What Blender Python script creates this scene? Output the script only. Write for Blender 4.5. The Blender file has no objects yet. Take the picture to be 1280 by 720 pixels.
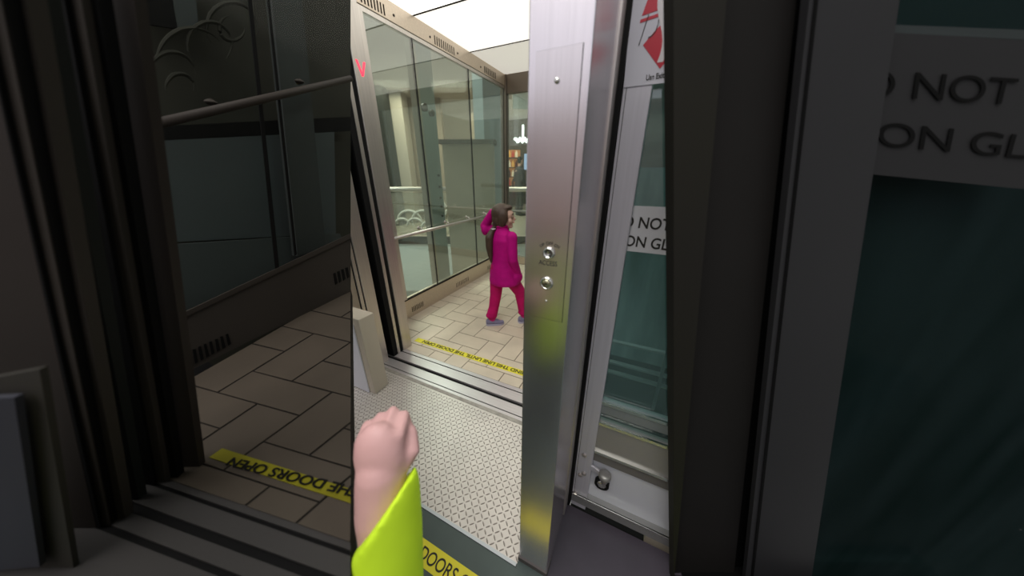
import bpy, bmesh, math, random
from mathutils import Vector, Matrix
random.seed(7)
SC = bpy.context.scene
COL = SC.collection
PI = math.pi
# ------------------------------------------------------------------ camera
H = 1.4
F_PX = 349.0
PITCH = math.atan(143 / 349)
YAW = math.atan(185 / math.hypot(349, 143))
FW = Vector((-math.sin(YAW), math.cos(YAW), 0))
RT = Vector((math.cos(YAW), math.sin(YAW), 0))
cd = bpy.data.cameras.new('camera')
cd.sensor_fit = 'HORIZONTAL'; cd.sensor_width = 36; cd.lens = 36 * F_PX / 1280
cd.clip_start = 0.02; cd.clip_end = 200
cam = bpy.data.objects.new('camera', cd); COL.objects.link(cam)
cam.location = (0, 0, H)
cam.rotation_euler = (PI / 2 - PITCH, 0, YAW)
cd.dof.use_dof = True; cd.dof.focus_distance = 1.4; cd.dof.aperture_fstop = (cd.lens / 1000) / 0.0055
SC.camera = cam

# ------------------------------------------------------------------ materials
def nt_new(name):
    m = bpy.data.materials.new(name); m.use_nodes = True
    nt = m.node_tree; nt.nodes.clear()
    return m, nt, nt.nodes, nt.links
def mat(name, col, rough=0.5, metal=0.0, spec=0.5, var=0.0, scale=8.0, emit=None, estr=0.0, bump=0.0, stretch=None, col2=None):
    m, nt, N, L = nt_new(name)
    o = N.new('ShaderNodeOutputMaterial'); b = N.new('ShaderNodeBsdfPrincipled')
    L.new(b.outputs[0], o.inputs[0])
    b.inputs['Base Color'].default_value = (*col, 1); b.inputs['Roughness'].default_value = rough
    b.inputs['Metallic'].default_value = metal; b.inputs['Specular IOR Level'].default_value = spec
    if emit:
        b.inputs['Emission Color'].default_value = (*emit, 1); b.inputs['Emission Strength'].default_value = estr
    if var > 0 or bump > 0 or col2:
        tc = N.new('ShaderNodeTexCoord'); mp = N.new('ShaderNodeMapping'); n = N.new('ShaderNodeTexNoise')
        L.new(tc.outputs['Object'], mp.inputs[0]); L.new(mp.outputs[0], n.inputs['Vector'])
        if stretch: mp.inputs['Scale'].default_value = stretch
        n.inputs['Scale'].default_value = scale; n.inputs['Detail'].default_value = 4
        if var > 0 or col2:
            r = N.new('ShaderNodeValToRGB'); L.new(n.outputs[0], r.inputs[0])
            c2 = col2 or tuple(min(1, c * (1 + var)) for c in col)
            c1 = col if col2 else tuple(c * (1 - var) for c in col)
            r.color_ramp.elements[0].position = 0.3; r.color_ramp.elements[1].position = 0.7
            r.color_ramp.elements[0].color = (*c1, 1); r.color_ramp.elements[1].color = (*c2, 1)
            L.new(r.outputs[0], b.inputs['Base Color'])
        if bump > 0:
            bp = N.new('ShaderNodeBump'); bp.inputs['Strength'].default_value = bump; bp.inputs['Distance'].default_value = 0.01
            L.new(n.outputs[0], bp.inputs['Height']); L.new(bp.outputs[0], b.inputs['Normal'])
    return m
def glass(name, tint, refl, rough=0.02, haze=None, hz=0.0):
    m, nt, N, L = nt_new(name)
    o = N.new('ShaderNodeOutputMaterial'); t = N.new('ShaderNodeBsdfTransparent'); g = N.new('ShaderNodeBsdfGlossy')
    x = N.new('ShaderNodeMixShader'); t.inputs[0].default_value = (*tint, 1)
    g.inputs['Roughness'].default_value = rough; g.inputs['Color'].default_value = (1, 1, 1, 1)
    lw = N.new('ShaderNodeLayerWeight'); lw.inputs['Blend'].default_value = 0.25
    ma = N.new('ShaderNodeMath'); ma.operation = 'MULTIPLY_ADD'; L.new(lw.outputs['Facing'], ma.inputs[0])
    ma.inputs[1].default_value = refl; ma.inputs[2].default_value = refl * 0.5
    L.new(ma.outputs[0], x.inputs[0]); L.new(t.outputs[0], x.inputs[1]); L.new(g.outputs[0], x.inputs[2])
    last = x
    if hz > 0:
        d = N.new('ShaderNodeBsdfDiffuse'); d.inputs[0].default_value = (*haze, 1)
        y = N.new('ShaderNodeMixShader'); y.inputs[0].default_value = hz
        L.new(x.outputs[0], y.inputs[1]); L.new(d.outputs[0], y.inputs[2]); last = y
    L.new(last.outputs[0], o.inputs[0])
    return m
def srgb(r, g, b):
    f = lambda v: (v / 255 / 12.92) if v / 255 <= 0.04045 else ((v / 255 + 0.055) / 1.055) ** 2.4
    return (f(r), f(g), f(b))

# ------------------------------------------------------------------ mesh helpers
def link(name, me, m, parent=None):
    o = bpy.data.objects.new(name, me); COL.objects.link(o)
    if m and not me.materials: me.materials.append(m)
    if parent: o.parent = parent
    return o
def obj(name, bm, m, parent=None, smooth=False, bevel=0.0):
    bmesh.ops.recalc_face_normals(bm, faces=bm.faces)
    me = bpy.data.meshes.new(name); bm.to_mesh(me); bm.free()
    if smooth:
        for p in me.polygons: p.use_smooth = True
    o = link(name, me, m, parent)
    if bevel > 0:
        b = o.modifiers.new('bevel', 'BEVEL'); b.width = bevel; b.segments = 2; b.limit_method = 'ANGLE'
    return o
def NB(): return bmesh.new()
def bx(bm, x0, x1, y0, y1, z0, z1, M=None):
    vs = [bm.verts.new((x, y, z)) for x in (x0, x1) for y in (y0, y1) for z in (z0, z1)]
    if M:
        for v in vs: v.co = M @ v.co
    for f in ((0, 1, 3, 2), (4, 6, 7, 5), (0, 4, 5, 1), (2, 3, 7, 6), (0, 2, 6, 4), (1, 5, 7, 3)):
        bm.faces.new([vs[i] for i in f])
    return bm
def box(x0, x1, y0, y1, z0, z1, M=None): return bx(NB(), x0, x1, y0, y1, z0, z1, M)
def slab(bm, poly, vec):
    vec = Vector(vec); a = [bm.verts.new(p) for p in poly]; b = [bm.verts.new(Vector(p) + vec) for p in poly]
    bm.faces.new(a); bm.faces.new(b[::-1]); n = len(a)
    for i in range(n): bm.faces.new((a[i], a[(i + 1) % n], b[(i + 1) % n], b[i]))
    return bm
def tube(bm, pts, r, n=8):
    pts = [Vector(p) for p in pts]; rings = []
    for i, p in enumerate(pts):
        d = (pts[min(i + 1, len(pts) - 1)] - pts[max(i - 1, 0)]).normalized()
        u = d.cross(Vector((0, 0, 1)));
        if u.length < 1e-3: u = d.cross(Vector((1, 0, 0)))
        u.normalize(); v = d.cross(u)
        rr = r[i] if isinstance(r, (list, tuple)) else r
        rings.append([bm.verts.new(p + u * rr * math.cos(2 * PI * k / n) + v * rr * math.sin(2 * PI * k / n)) for k in range(n)])
    for a, b in zip(rings, rings[1:]):
        for k in range(n): bm.faces.new((a[k], a[(k + 1) % n], b[(k + 1) % n], b[k]))
    bm.faces.new(rings[0][::-1]); bm.faces.new(rings[-1])
    return bm
def disc(bm, c, axis, r, h, n=24, r2=None):
    c = Vector(c); ax = Vector(axis).normalized()
    return tube(bm, [c, c + ax * h], [r, r2 if r2 else r], n)
def lathe_cup(bm, c, axis, prof, n=28):
    c = Vector(c); ax = Vector(axis).normalized(); u = ax.orthogonal().normalized(); v = ax.cross(u)
    rings = [[bm.verts.new(c + ax * h + u * r * math.cos(2 * PI * k / n) + v * r * math.sin(2 * PI * k / n)) for k in range(n)] for r, h in prof]
    for a, b in zip(rings, rings[1:]):
        for k in range(n): bm.faces.new((a[k], a[(k + 1) % n], b[(k + 1) % n], b[k]))
    bm.faces.new(rings[0][::-1]); bm.faces.new(rings[-1])
    return bm
def ell(bm, c, r, M=None, seg=16):
    X = Matrix.Translation(Vector(c)) @ (M.to_4x4() if M else Matrix()) @ Matrix.Diagonal((*r, 1))
    bmesh.ops.create_uvsphere(bm, u_segments=seg, v_segments=seg // 2 + 2, radius=1, matrix=X)
def cap(bm, a, b, ra, rb, n=14):
    a = Vector(a); b = Vector(b); d = b - a; l = d.length
    bmesh.ops.create_uvsphere(bm, u_segments=n, v_segments=8, radius=ra, matrix=Matrix.Translation(a))
    bmesh.ops.create_uvsphere(bm, u_segments=n, v_segments=8, radius=rb, matrix=Matrix.Translation(b))
    if l > 1e-5:
        q = d.to_track_quat('Z', 'Y').to_matrix().to_4x4()
        bmesh.ops.create_cone(bm, cap_ends=True, segments=n, radius1=ra, radius2=rb, depth=l, matrix=Matrix.Translation((a + b) / 2) @ q)
def organic(name, bm, m, parent=None, voxel=0.006, smooth=5):
    me = bpy.data.meshes.new(name); bm.to_mesh(me); bm.free()
    t = bpy.data.objects.new('tmp', me); COL.objects.link(t)
    r = t.modifiers.new('r', 'REMESH'); r.mode = 'VOXEL'; r.voxel_size = voxel
    s = t.modifiers.new('s', 'SMOOTH'); s.iterations = smooth; s.factor = 0.5
    dg = bpy.context.evaluated_depsgraph_get(); dg.update()
    me2 = bpy.data.meshes.new_from_object(t.evaluated_get(dg)); me2.name = name
    bpy.data.objects.remove(t); bpy.data.meshes.remove(me)
    for p in me2.polygons: p.use_smooth = True
    me2.materials.clear()
    return link(name, me2, m, parent)
def text(name, body, m, M, size=0.05, width=None, parent=None, depth=0.0004, align='LEFT', bold=0.0, spacing=1.0):
    """flat raised writing, one mesh per word"""
    c = bpy.data.curves.new('t', 'FONT'); c.body = body; c.size = size; c.extrude = depth; c.offset = bold; c.space_character = spacing
    t = bpy.data.objects.new('t', c); COL.objects.link(t)
    dg = bpy.context.evaluated_depsgraph_get(); dg.update()
    me = bpy.data.meshes.new_from_object(t.evaluated_get(dg))
    bpy.data.objects.remove(t); bpy.data.curves.remove(c)
    V_ = [v.co.copy() for v in me.vertices]; par = list(range(len(V_)))
    def find(a):
        while par[a] != a: par[a] = par[par[a]]; a = par[a]
        return a
    for p in me.polygons:
        r = find(p.vertices[0])
        for v in p.vertices[1:]: par[find(v)] = r
    isl = {}
    for p in me.polygons: isl.setdefault(find(p.vertices[0]), []).append(tuple(p.vertices))
    bpy.data.meshes.remove(me)
    L_ = sorted((min(V_[v].x for f in fs for v in f), max(V_[v].x for f in fs for v in f), fs) for fs in isl.values())
    x0, x1 = L_[0][0], max(l[1] for l in L_); sx = width / (x1 - x0) if width else 1
    off = x0 if align == 'LEFT' else (x0 + x1) / 2 if align == 'CENTER' else x1
    words = []; end = None
    for a, b, fs in L_:
        if end is None or a - end > 0.19 * size: words.append([])
        words[-1] += fs; end = b if end is None else max(end, b)
    out = []
    for fs in words:
        ids = sorted({v for f in fs for v in f}); mp = {v: k for k, v in enumerate(ids)}
        w = bpy.data.meshes.new(name)
        w.from_pydata([M @ Vector(((V_[v].x - off) * sx, V_[v].y, V_[v].z)) for v in ids], [], [[mp[v] for v in f] for f in fs])
        out.append(link(name, w, m, parent))
    return out
def frame_M(o, x, y):      # text frame: origin, reading direction, up direction
    x = Vector(x).normalized(); z = x.cross(Vector(y)).normalized(); y = z.cross(x)
    return Matrix(((x[0], y[0], z[0], o[0]), (x[1], y[1], z[1], o[1]), (x[2], y[2], z[2], o[2]), (0, 0, 0, 1)))
def thing(name, label, cat, loc=(0, 0, 0), rz=0, group=None):
    o = bpy.data.objects.new(name, None); o.empty_display_size = 0.1; COL.objects.link(o)
    o.location = loc; o.rotation_euler = (0, 0, rz); tag(o, label, cat, group); return o
def tag(o, label, cat, group=None):
    o['label'] = label; o['category'] = cat
    if group: o['group'] = group
    return o
def struct(o, label=None):
    o['kind'] = 'structure'
    if label: o['label'] = label
    return o
def G(r, F, z=0): return RT * r + FW * F + Vector((0, 0, z))      # gallery frame: across, away, up
GM = Matrix(((RT.x, FW.x, 0, 0), (RT.y, FW.y, 0, 0), (0, 0, 1, 0), (0, 0, 0, 1)))
LOCAL = False
def wm(o):
    b = Matrix.LocRotScale(o.location, o.rotation_euler, o.scale)
    return (wm(o.parent) @ o.matrix_parent_inverse @ b) if o.parent else b
def link(name, me, m, parent=None):
    o = bpy.data.objects.new(name, me); COL.objects.link(o)
    if m and not me.materials: me.materials.append(m)
    if parent:
        o.parent = parent
        if not LOCAL: o.matrix_parent_inverse = wm(parent).inverted()
    return o
def loft(bm, rings, n=20):
    R = []
    for c, u, v in rings:
        c = Vector(c); u = Vector(u); v = Vector(v)
        R.append([bm.verts.new(c + u * math.cos(2 * PI * k / n) + v * math.sin(2 * PI * k / n)) for k in range(n)])
    for a, b in zip(R, R[1:]):
        for k in range(n): bm.faces.new((a[k], a[(k + 1) % n], b[(k + 1) % n], b[k]))
    bm.faces.new(R[0][::-1]); bm.faces.new(R[-1])
    return bm
def copy_tree(o, parent=None):
    c = o.copy(); COL.objects.link(c); c.parent = parent
    for ch in list(o.children): copy_tree(ch, c)
    return c
# ================================================================== MATERIALS
steel = mat('brushed_steel', (0.60, 0.56, 0.52), 0.38, 0.85, var=0.06, scale=3, stretch=(40, 40, 1))
steel_warm = mat('warm_steel', (0.62, 0.53, 0.43), 0.42, 0.7, var=0.06, scale=3, stretch=(1, 30, 30))
steel_col = mat('column_steel', (0.74, 0.695, 0.71), 0.27, 1.0, var=0.03, scale=2, stretch=(60, 60, 1))
steel_plate = mat('panel_steel', (0.70, 0.655, 0.66), 0.27, 1.0, var=0.03, scale=2, stretch=(60, 60, 1))
steel_dark = mat('dark_steel', (0.10, 0.085, 0.07), 0.45, 0.5)
steel_back = mat('bronze_steel', (0.20, 0.165, 0.135), 0.4, 0.6)
alu = mat('aluminium_frame', (0.60, 0.59, 0.63), 0.45, 0.35, var=0.05, scale=3, stretch=(30, 30, 1))
black = mat('black_rubber', (0.006, 0.006, 0.006), 0.7, spec=0.2)
slotm = mat('vent_slot', (0.02, 0.014, 0.01), 0.8, spec=0.1)
glass_wall = glass('lift_glass', (0.80, 0.86, 0.80), 0.21, haze=(0.55, 0.58, 0.50), hz=0.05)
glass_door = glass('door_glass', (0.74, 0.86, 0.83), 0.16, 0.03, haze=(0.2, 0.4, 0.38), hz=0.10)
glass_rail = glass('balustrade_glass', (0.86, 0.88, 0.82), 0.10, haze=(0.55, 0.5, 0.42), hz=0.25)
ceil_lit = mat('lit_ceiling_panel', (0.95, 0.93, 0.86), 0.6, emit=(1.0, 0.97, 0.90), estr=1.5)
ceil_dim = mat('pale_ceiling_panel', (0.86, 0.82, 0.72), 0.5, emit=(1.0, 0.95, 0.85), estr=0.55)  # no lamp; glow put in to lift the rear panel's tone
ceil_mid = mat('mid_ceiling_panel', (0.92, 0.89, 0.81), 0.6, emit=(1.0, 0.96, 0.88), estr=1.05)
tile_m = mat('beige_tile', (0.69, 0.59, 0.46), 0.42, var=0.10, scale=4, spec=0.4)
grout_m = mat('grout', (0.12, 0.085, 0.06), 0.9)
yellow = mat('yellow_tape', (0.84, 0.74, 0.03), 0.55, var=0.06, scale=9)
ink = mat('black_ink', (0.02, 0.018, 0.012), 0.7)
ink_grey = mat('engraved_ink', (0.02, 0.022, 0.016), 0.7)
sill_m = mat('sill_steel', (0.62, 0.58, 0.58), 0.4, 0.6, var=0.08, scale=6, stretch=(1, 30, 1))
plate_m = mat('tread_plate', (0.68, 0.63, 0.58), 0.45, 0.35, var=0.10, scale=5)
lug_m = mat('tread_lug', (0.33, 0.29, 0.255), 0.4, 0.6)
landing_m = mat('grey_green_floor', (0.060, 0.085, 0.078), 0.45, var=0.15, scale=5)
ledge_m = mat('plum_grey_floor', (0.060, 0.050, 0.065), 0.5, var=0.10, scale=10)
white_m = mat('white_plastic', (0.74, 0.74, 0.80), 0.4)
cream_m = mat('cream_board', (0.62, 0.55, 0.44), 0.55)
paper = mat('white_sign', (0.68, 0.68, 0.69), 0.4)
paper_fire = mat('white_sheet', (0.62, 0.61, 0.66), 0.12, spec=0.7)
red_m = mat('sign_red', (0.55, 0.015, 0.035), 0.4)
red_led = mat('red_light', (0.8, 0.02, 0.03), 0.4, emit=(1, 0.05, 0.10), estr=1.6)

# ================================================================== LIFT CAR
XW, YB, YF, ZC = -2.115, 4.07, 1.418, 2.64
XR = 0.35
# floor: one setting object, tiles as a part
fl = struct(obj('floor', box(-2.13, XR, 1.385, 4.1, -0.06, -0.003), grout_m))
bm = NB(); a = 0.166
def tile(X0, X1, Y0, Y1, g=0.0032):
    X0, X1 = max(X0 + g, XW), min(X1 - g, XR); Y0, Y1 = max(Y0 + g, YF), min(Y1 - g, YB)
    if X1 - X0 > 0.008 and Y1 - Y0 > 0.008: bx(bm, X0, X1, Y0, Y1, -0.004, 0)
for i in range(-4, 15):
    for k in range(-6, 6):
        X = -1.968 + (i + 4 * k) * a; tile(X, X + 2 * a, 1.846 + i * a, 1.846 + (i + 1) * a)
        X = -1.968 + (i - 1 + 4 * k) * a; tile(X, X + a, 1.846 + i * a, 1.846 + (i + 2) * a)
tl = obj('tile', bm, tile_m, fl); tl['kind'] = 'stuff'
# ceiling
ce = struct(obj('ceiling', box(-2.2, 1.0, 1.3, 4.2, 2.66, 2.72), black))
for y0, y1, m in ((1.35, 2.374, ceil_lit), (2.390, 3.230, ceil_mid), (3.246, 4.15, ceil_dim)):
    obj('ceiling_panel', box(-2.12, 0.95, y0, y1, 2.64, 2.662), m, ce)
for y in (2.382, 3.238): obj('seam', box(-2.10, 0.95, y - 0.007, y + 0.007, 2.636, 2.641), slotm, ce)
# left glass wall
wl = struct(thing('wall_left', 'left glass wall of the lift car', 'wall', (XW, 1.4, 0))); del wl['category']
hd = obj('header', box(XW - 0.06, XW + 0.012, 1.40, 4.12, 2.51, 2.64), steel_warm, wl, bevel=0.003)
obj('header_trim', box(XW - 0.03, XW + 0.006, 1.40, 4.10, 2.478, 2.508), steel, wl)
for y0, y1, n in ((1.86, 2.06, 8), (2.64, 2.93, 10), (3.53, 3.80, 10)):
    bm = NB()
    for i in range(n):
        y = y0 + (y1 - y0) * i / (n - 1); bx(bm, XW + 0.0125, XW + 0.0135, y, y + 0.011, 2.525, 2.592)
    obj('vent_slot', bm, slotm, hd)
for y in (2.16, 2.58, 3.0, 3.45):
    obj('screw', disc(NB(), (XW + 0.012, y, 2.56), (1, 0, 0), 0.009, 0.003), black, hd)
kp = obj('kick_plate', box(XW - 0.06, XW + 0.012, 1.40, 4.12, 0, 0.20), steel_warm, wl)
obj('sill_trim', box(XW - 0.02, XW + 0.015, 1.40, 4.10, 0.198, 0.207), slotm, wl)
obj('stile', box(XW - 0.02, XW + 0.010, 1.40, 1.862, 0.2, 2.5), steel, wl)
for y0, y1, n in ((1.90, 2.055, 8), (2.67, 2.93, 9), (3.45, 3.70, 9)):
    bm = NB()
    for i in range(n):
        y = y0 + (y1 - y0) * i / (n - 1); bx(bm, XW + 0.0125, XW + 0.0135, y, y + 0.009, 0.046, 0.105)
    obj('vent_slot', bm, slotm, kp)
for y0, y1 in ((1.40, 2.345), (2.353, 3.20), (3.208, 4.06)):
    obj('glass_pane', box(XW - 0.012, XW, y0, y1, 0.2, 2.5), glass_wall, wl)
for y in (2.349, 3.204):
    obj('joint', box(XW - 0.014, XW + 0.001, y - 0.005, y + 0.005, 0.2, 2.5), black, wl)
# corner posts
cp = struct(obj('trim_1', box(XW - 0.06, XW + 0.03, 4.06, 4.15, 0, 2.64), steel_back, None, bevel=0.004))
obj('groove', box(XW + 0.0305, XW + 0.0315, 4.075, 4.085, 0, 2.64), black, cp)
obj('groove', box(XW - 0.012, XW - 0.002, 4.0585, 4.0595, 0.2, 2.5), black, cp)
# back glass wall
wb = struct(thing('wall_back', 'rear glass wall of the lift car', 'wall', (0, 4.1, 0))); del wb['category']
obj('header', box(XW, XR, 4.08, 4.15, 2.42, 2.64), steel_back, wb)
obj('glass_pane', box(XW + 0.03, XR, 4.10, 4.112, 0.12, 2.42), glass_wall, wb)
obj('kick_plate', box(XW, XR, 4.08, 4.15, 0, 0.12), steel_warm, wb)
# right car wall and front return (behind the door post)
wr = struct(obj('wall_right', box(XR, XR + 0.05, 1.4, 4.15, 0, 2.64), mat('dark_car_wall', (0.07, 0.065, 0.055), 0.4)))
# handrails
def handrail(name, label, a_, b_, inward, n):
    a_, b_ = Vector(a_), Vector(b_)
    t = thing(name, label, 'handrail', (a_ + b_) / 2)
    obj('bar', tube(NB(), [a_, b_], 0.016, 12), steel, t, True)
    for i in range(n):
        p = a_.lerp(b_, (i + 0.55) / n); w = p - Vector(inward)
        bm = NB(); tube(bm, [p + Vector((0, 0, 0.004)), p + Vector((0, 0, 0.028)) - Vector(inward) * 0.3, w + Vector((0, 0, 0.03))], 0.008, 8)
        disc(bm, w + Vector((0, 0, 0.03)), inward, 0.02, 0.006)
        obj('bracket', bm, steel, t, True)
handrail('handrail', 'slim steel handrail running along the left glass wall of the lift', (XW + 0.055, 1.50, 0.855), (XW + 0.055, 4.02, 0.862), (0.055, 0, 0), 6)
handrail('handrail', 'slim steel handrail on the rear glass wall behind the girl', (XW + 0.09, 4.04, 0.862), (XR - 0.05, 4.04, 0.862), (0, -0.06, 0), 4)
# front jamb of the car + sliding door edges + landing jamb (left side of the opening)
jp = struct(thing('door_1', 'car door edge and jamb at the left of the opening', 'door', (-1.9, 1.4, 0))); del jp['category']
obj('jamb_post', box(-1.76, -1.712, 1.392, 1.485, 0, 2.64), steel, jp, bevel=0.003)
obj('return_panel', box(-2.10, -1.76, 1.40, 1.484, 0, 2.64), mat('dark_return', (0.02, 0.02, 0.018), 0.6, spec=0.1), jp)  # return made dark so the side glass reflects dark here
obj('rubber_seal', box(-2.2, -1.722, 1.362, 1.392, 0, 2.6), black, jp)
obj('edge_strip', box(-2.2, -1.718, 1.338, 1.362, 0, 2.6), steel, jp)
obj('rubber_seal', box(-2.2, -1.724, 1.298, 1.338, 0, 2.6), black, jp)
obj('door_leaf', box(-2.6, -1.80, 1.262, 1.290, 0.02, 2.5), mat('green_glass_edge', (0.05, 0.085, 0.075), 0.2, spec=0.6), jp)
obj('bottom_rail', box(-2.6, -1.79, 1.258, 1.294, 0.02, 0.10), steel_dark, jp)
lj = struct(thing('door_2', 'landing door jamb at the left of the opening', 'door', (-1.9, 1.2, 0))); del lj['category']
obj('jamb_post', box(-2.4, -1.728, 1.158, 1.248, 0, 2.9), steel, lj, bevel=0.002)
obj('groove', box(-2.4, -1.738, 1.150, 1.158, 0, 2.9), black, lj)
obj('jamb_strip', box(-2.4, -1.734, 1.128, 1.150, 0, 2.9), steel, lj)
obj('groove', box(-2.4, -1.744, 1.120, 1.128, 0, 2.9), black, lj)
struct(obj('wall_front', box(-3.2, -1.742, 1.06, 1.120, 0, 2.9), mat('landing_steel', (0.40, 0.35, 0.29), 0.45, 0.5)))
t = thing('direction_arrow', 'small glowing red down arrow on the steel lift door jamb', 'indicator', (-1.71, 1.44, 1.95))
bm = NB()
for y in (1.415, 1.468):
    slab(bm, [(-1.7135, y - 0.007, 2.02), (-1.7135, y + 0.007, 2.02), (-1.7135, 1.441 + 0.006, 1.945), (-1.7135, 1.441 - 0.006, 1.945)], (0.0035, 0, 0))
obj('arrow_light', bm, red_led, t)

# ================================================================== SILLS, PLATE, LANDING FLOOR
si = struct(obj('trim_2', box(-2.3, XR, 1.10, 1.384, -0.06, -0.014), black))
for y0, y1 in ((1.385, 1.416), (1.298, 1.376), (1.196, 1.268), (1.140, 1.188)):
    obj('sill_strip', box(-2.3, XR, y0, y1, -0.014, 0.0), sill_m, si)
obj('worn_edge', box(-2.3, -0.13, 1.140, 1.166, 0.0, 0.001), mat('worn_sill', (0.36, 0.33, 0.29), 0.7, var=0.2, scale=30), si)
tp = struct(obj('floor', box(-2.6, -0.20, 0.545, 1.139, -0.05, -0.0005), plate_m), 'ridged tread plate bridging the landing and the lift')
bm = NB()
def lug(x, y, ang):
    c, s = math.cos(ang), math.sin(ang); L, W, h = 0.0112, 0.0030, 0.0018
    top = []; bot = []
    for k in range(8):
        t = 2 * PI * k / 8; u, v = L * math.cos(t), W * math.sin(t)
        bot.append(bm.verts.new((x + u * c - v * s, y + u * s + v * c, -0.0006)))
        u, v = u * 0.6, v * 0.45; top.append(bm.verts.new((x + u * c - v * s, y + u * s + v * c, h)))
    bm.faces.new(top)
    for k in range(8): bm.faces.new((bot[k], bot[(k + 1) % 8], top[(k + 1) % 8], top[k]))
p = 0.0225
for i in range(0, 72):
    for j in range(0, 26):
        x, y = -0.252 - i * p, 0.556 + j * p
        if y > 1.125 or (x > -0.22 and y > 0.5): continue
        lug(x, y, PI / 4 if (i + j) % 2 else -PI / 4)
lg = obj('tread_lug', bm, lug_m, tp); lg['kind'] = 'stuff'
struct(obj('trim_3', box(-2.6, -0.247, 0.533, 0.545, -0.05, 0.003), mat('edge_bar', (0.50, 0.53, 0.55), 0.4, 0.6)))
struct(obj('floor', box(-4.5, 3.0, -4.2, 0.532, -0.08, -0.001), landing_m), 'dark grey-green landing floor')
struct(obj('floor', box(-0.245, -0.14, 0.531, 0.62, -0.08, -0.0003), landing_m))
struct(obj('floor', box(-0.14, 3.0, 0.531, 0.838, -0.08, 0.0), ledge_m), 'plum-grey floor in front of the glass door')

# safety tapes
t = thing('safety_tape', 'yellow safety tape with upside-down black writing on the tiled lift floor', 'floor tape', (-0.8, 1.575, 0), 0)
obj('strip', box(-1.745, 0.25, 1.546, 1.601, 0.0002, 0.0012), yellow, t)
Mt = frame_M((-1.665, 1.592, 0.0016), (-1, 0, 0), (0, -1, 0))
text('lettering', 'STAND BEHIND THIS LINE UNTIL THE DOORS OPEN', ink, Mt, size=0.050, width=1.26, parent=t, align='RIGHT', bold=0.0014)
t = thing('safety_tape', 'yellow safety tape with black writing on the dark landing floor', 'floor tape', (-0.5, 0.41, 0))
obj('strip', box(-1.9, 0.3, 0.374, 0.448, 0.0, 0.0012), yellow, t)
Mt = frame_M((-0.288, 0.389, 0.0016), (1, 0, 0), (0, 1, 0))
text('lettering', 'STAND BEHIND THIS LINE UNTIL THE DOORS OPEN', ink, Mt, size=0.060, width=1.20, parent=t, align='RIGHT', bold=0.0006)

# ================================================================== STEEL DOOR POST WITH ACCESS PANEL
CX0, CX1, CY0, CY1 = -0.243, -0.131, 0.56, 0.83
po = thing('door_post', 'tall brushed steel door post with an access panel in the middle', 'post', (-0.19, 0.7, 0))
obj('post_body', box(CX0, CX1, CY0, CY1, 0, 3.0), steel_col, po, bevel=0.0025)
obj('base_trim', box(CX0 - 0.004, CX1 + 0.002, CY0 - 0.004, CY0 + 0.05, 0, 0.022), mat('base_grey', (0.10, 0.09, 0.085), 0.5, 0.3), po)
obj('side_strip', box(CX1 - 0.001, CX1 + 0.004, CY1 - 0.055, CY1 - 0.002, 0.02, 3.0), steel, po)
ap = thing('access_panel', 'flush steel key switch panel screwed to the door post', 'control panel', (-0.187, CY0, 1.08))
obj('shadow_gap', box(-0.2285, -0.1452, CY0 - 0.0007, CY0 - 0.0001, 1.0815, 1.5955), black, ap)
obj('plate', box(-0.2285, -0.1462, CY0 - 0.0016, CY0 - 0.0006, 1.0825, 1.595), steel_plate, ap)
def ringpart(name, c, prof, m, parent): return obj(name, lathe_cup(NB(), c, (0, -1, 0), prof), m, parent, True)
brass = mat('key_brass', (0.62, 0.60, 0.40), 0.25, 1.0)
chrome = mat('chrome', (0.75, 0.76, 0.70), 0.15, 1.0)
ks = ringpart('key_switch', (-0.1855, CY0 - 0.0016, 1.2425), [(0.0133, 0), (0.0130, 0.004), (0.0108, 0.0065), (0.0096, 0.0065), (0.0092, 0.0045)], chrome, ap)
bm = NB()
for k in range(20):
    t0 = 0.35 + 5.6 * k / 20; t1 = 0.35 + 5.6 * (k + 1) / 20
    pts = [(-0.1855 + r * math.sin(tt), CY0 - 0.0064, 1.2425 + r * math.cos(tt)) for r, tt in ((0.0062, t0), (0.0062, t1), (0.0046, t1), (0.0046, t0))]
    slab(bm, pts, (0, -0.0006, 0))
bx(bm, -0.1862, -0.1848, CY0 - 0.0070, CY0 - 0.0064, 1.247, 1.2505)
obj('keyway', bm, ink, ks)
lk = ringpart('lock', (-0.1875, CY0 - 0.0016, 1.1725), [(0.0152, 0), (0.0150, 0.003), (0.0128, 0.0055), (0.0108, 0.0055), (0.0104, 0.003)], chrome, ap)
ringpart('lock_barrel', (-0.1875, CY0 - 0.0048, 1.1725), [(0.0102, 0), (0.0100, 0.0012), (0.002, 0.0014)], brass, lk)
obj('keyhole', disc(NB(), (-0.1872, CY0 - 0.0060, 1.1715), (0, -1, 0), 0.0030, 0.001), ink, lk)
obj('screw', lathe_cup(NB(), (-0.1865, CY0 - 0.0016, 1.1285), (0, -1, 0), [(0.0030, 0), (0.0022, 0.0014), (0.001, 0.0018)]), chrome, ap, True)
obj('screw', lathe_cup(NB(), (-0.187, CY0 - 0.0016, 1.549), (0, -1, 0), [(0.0050, 0), (0.0044, 0.0022), (0.002, 0.0032)]), chrome, ap, True)
def ptext(s, x, z, w, size, tilt=0.0):
    text('lettering', s, ink_grey, frame_M((x, CY0 - 0.0018, z), (math.cos(tilt), 0, math.sin(tilt)), (-math.sin(tilt), 0, math.cos(tilt))), size=size, width=w, parent=ap, align='CENTER', depth=0.0002, bold=0.00012)
ptext('UP', -0.2005, 1.2550, 0.0110, 0.0095, 0.35)
ptext('OFF', -0.1855, 1.2600, 0.0160, 0.0095, 0.0)
ptext('ON', -0.1700, 1.2560, 0.0120, 0.0095, -0.35)
ptext('ACCESS', -0.1870, 1.2145, 0.0420, 0.0150)

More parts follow.
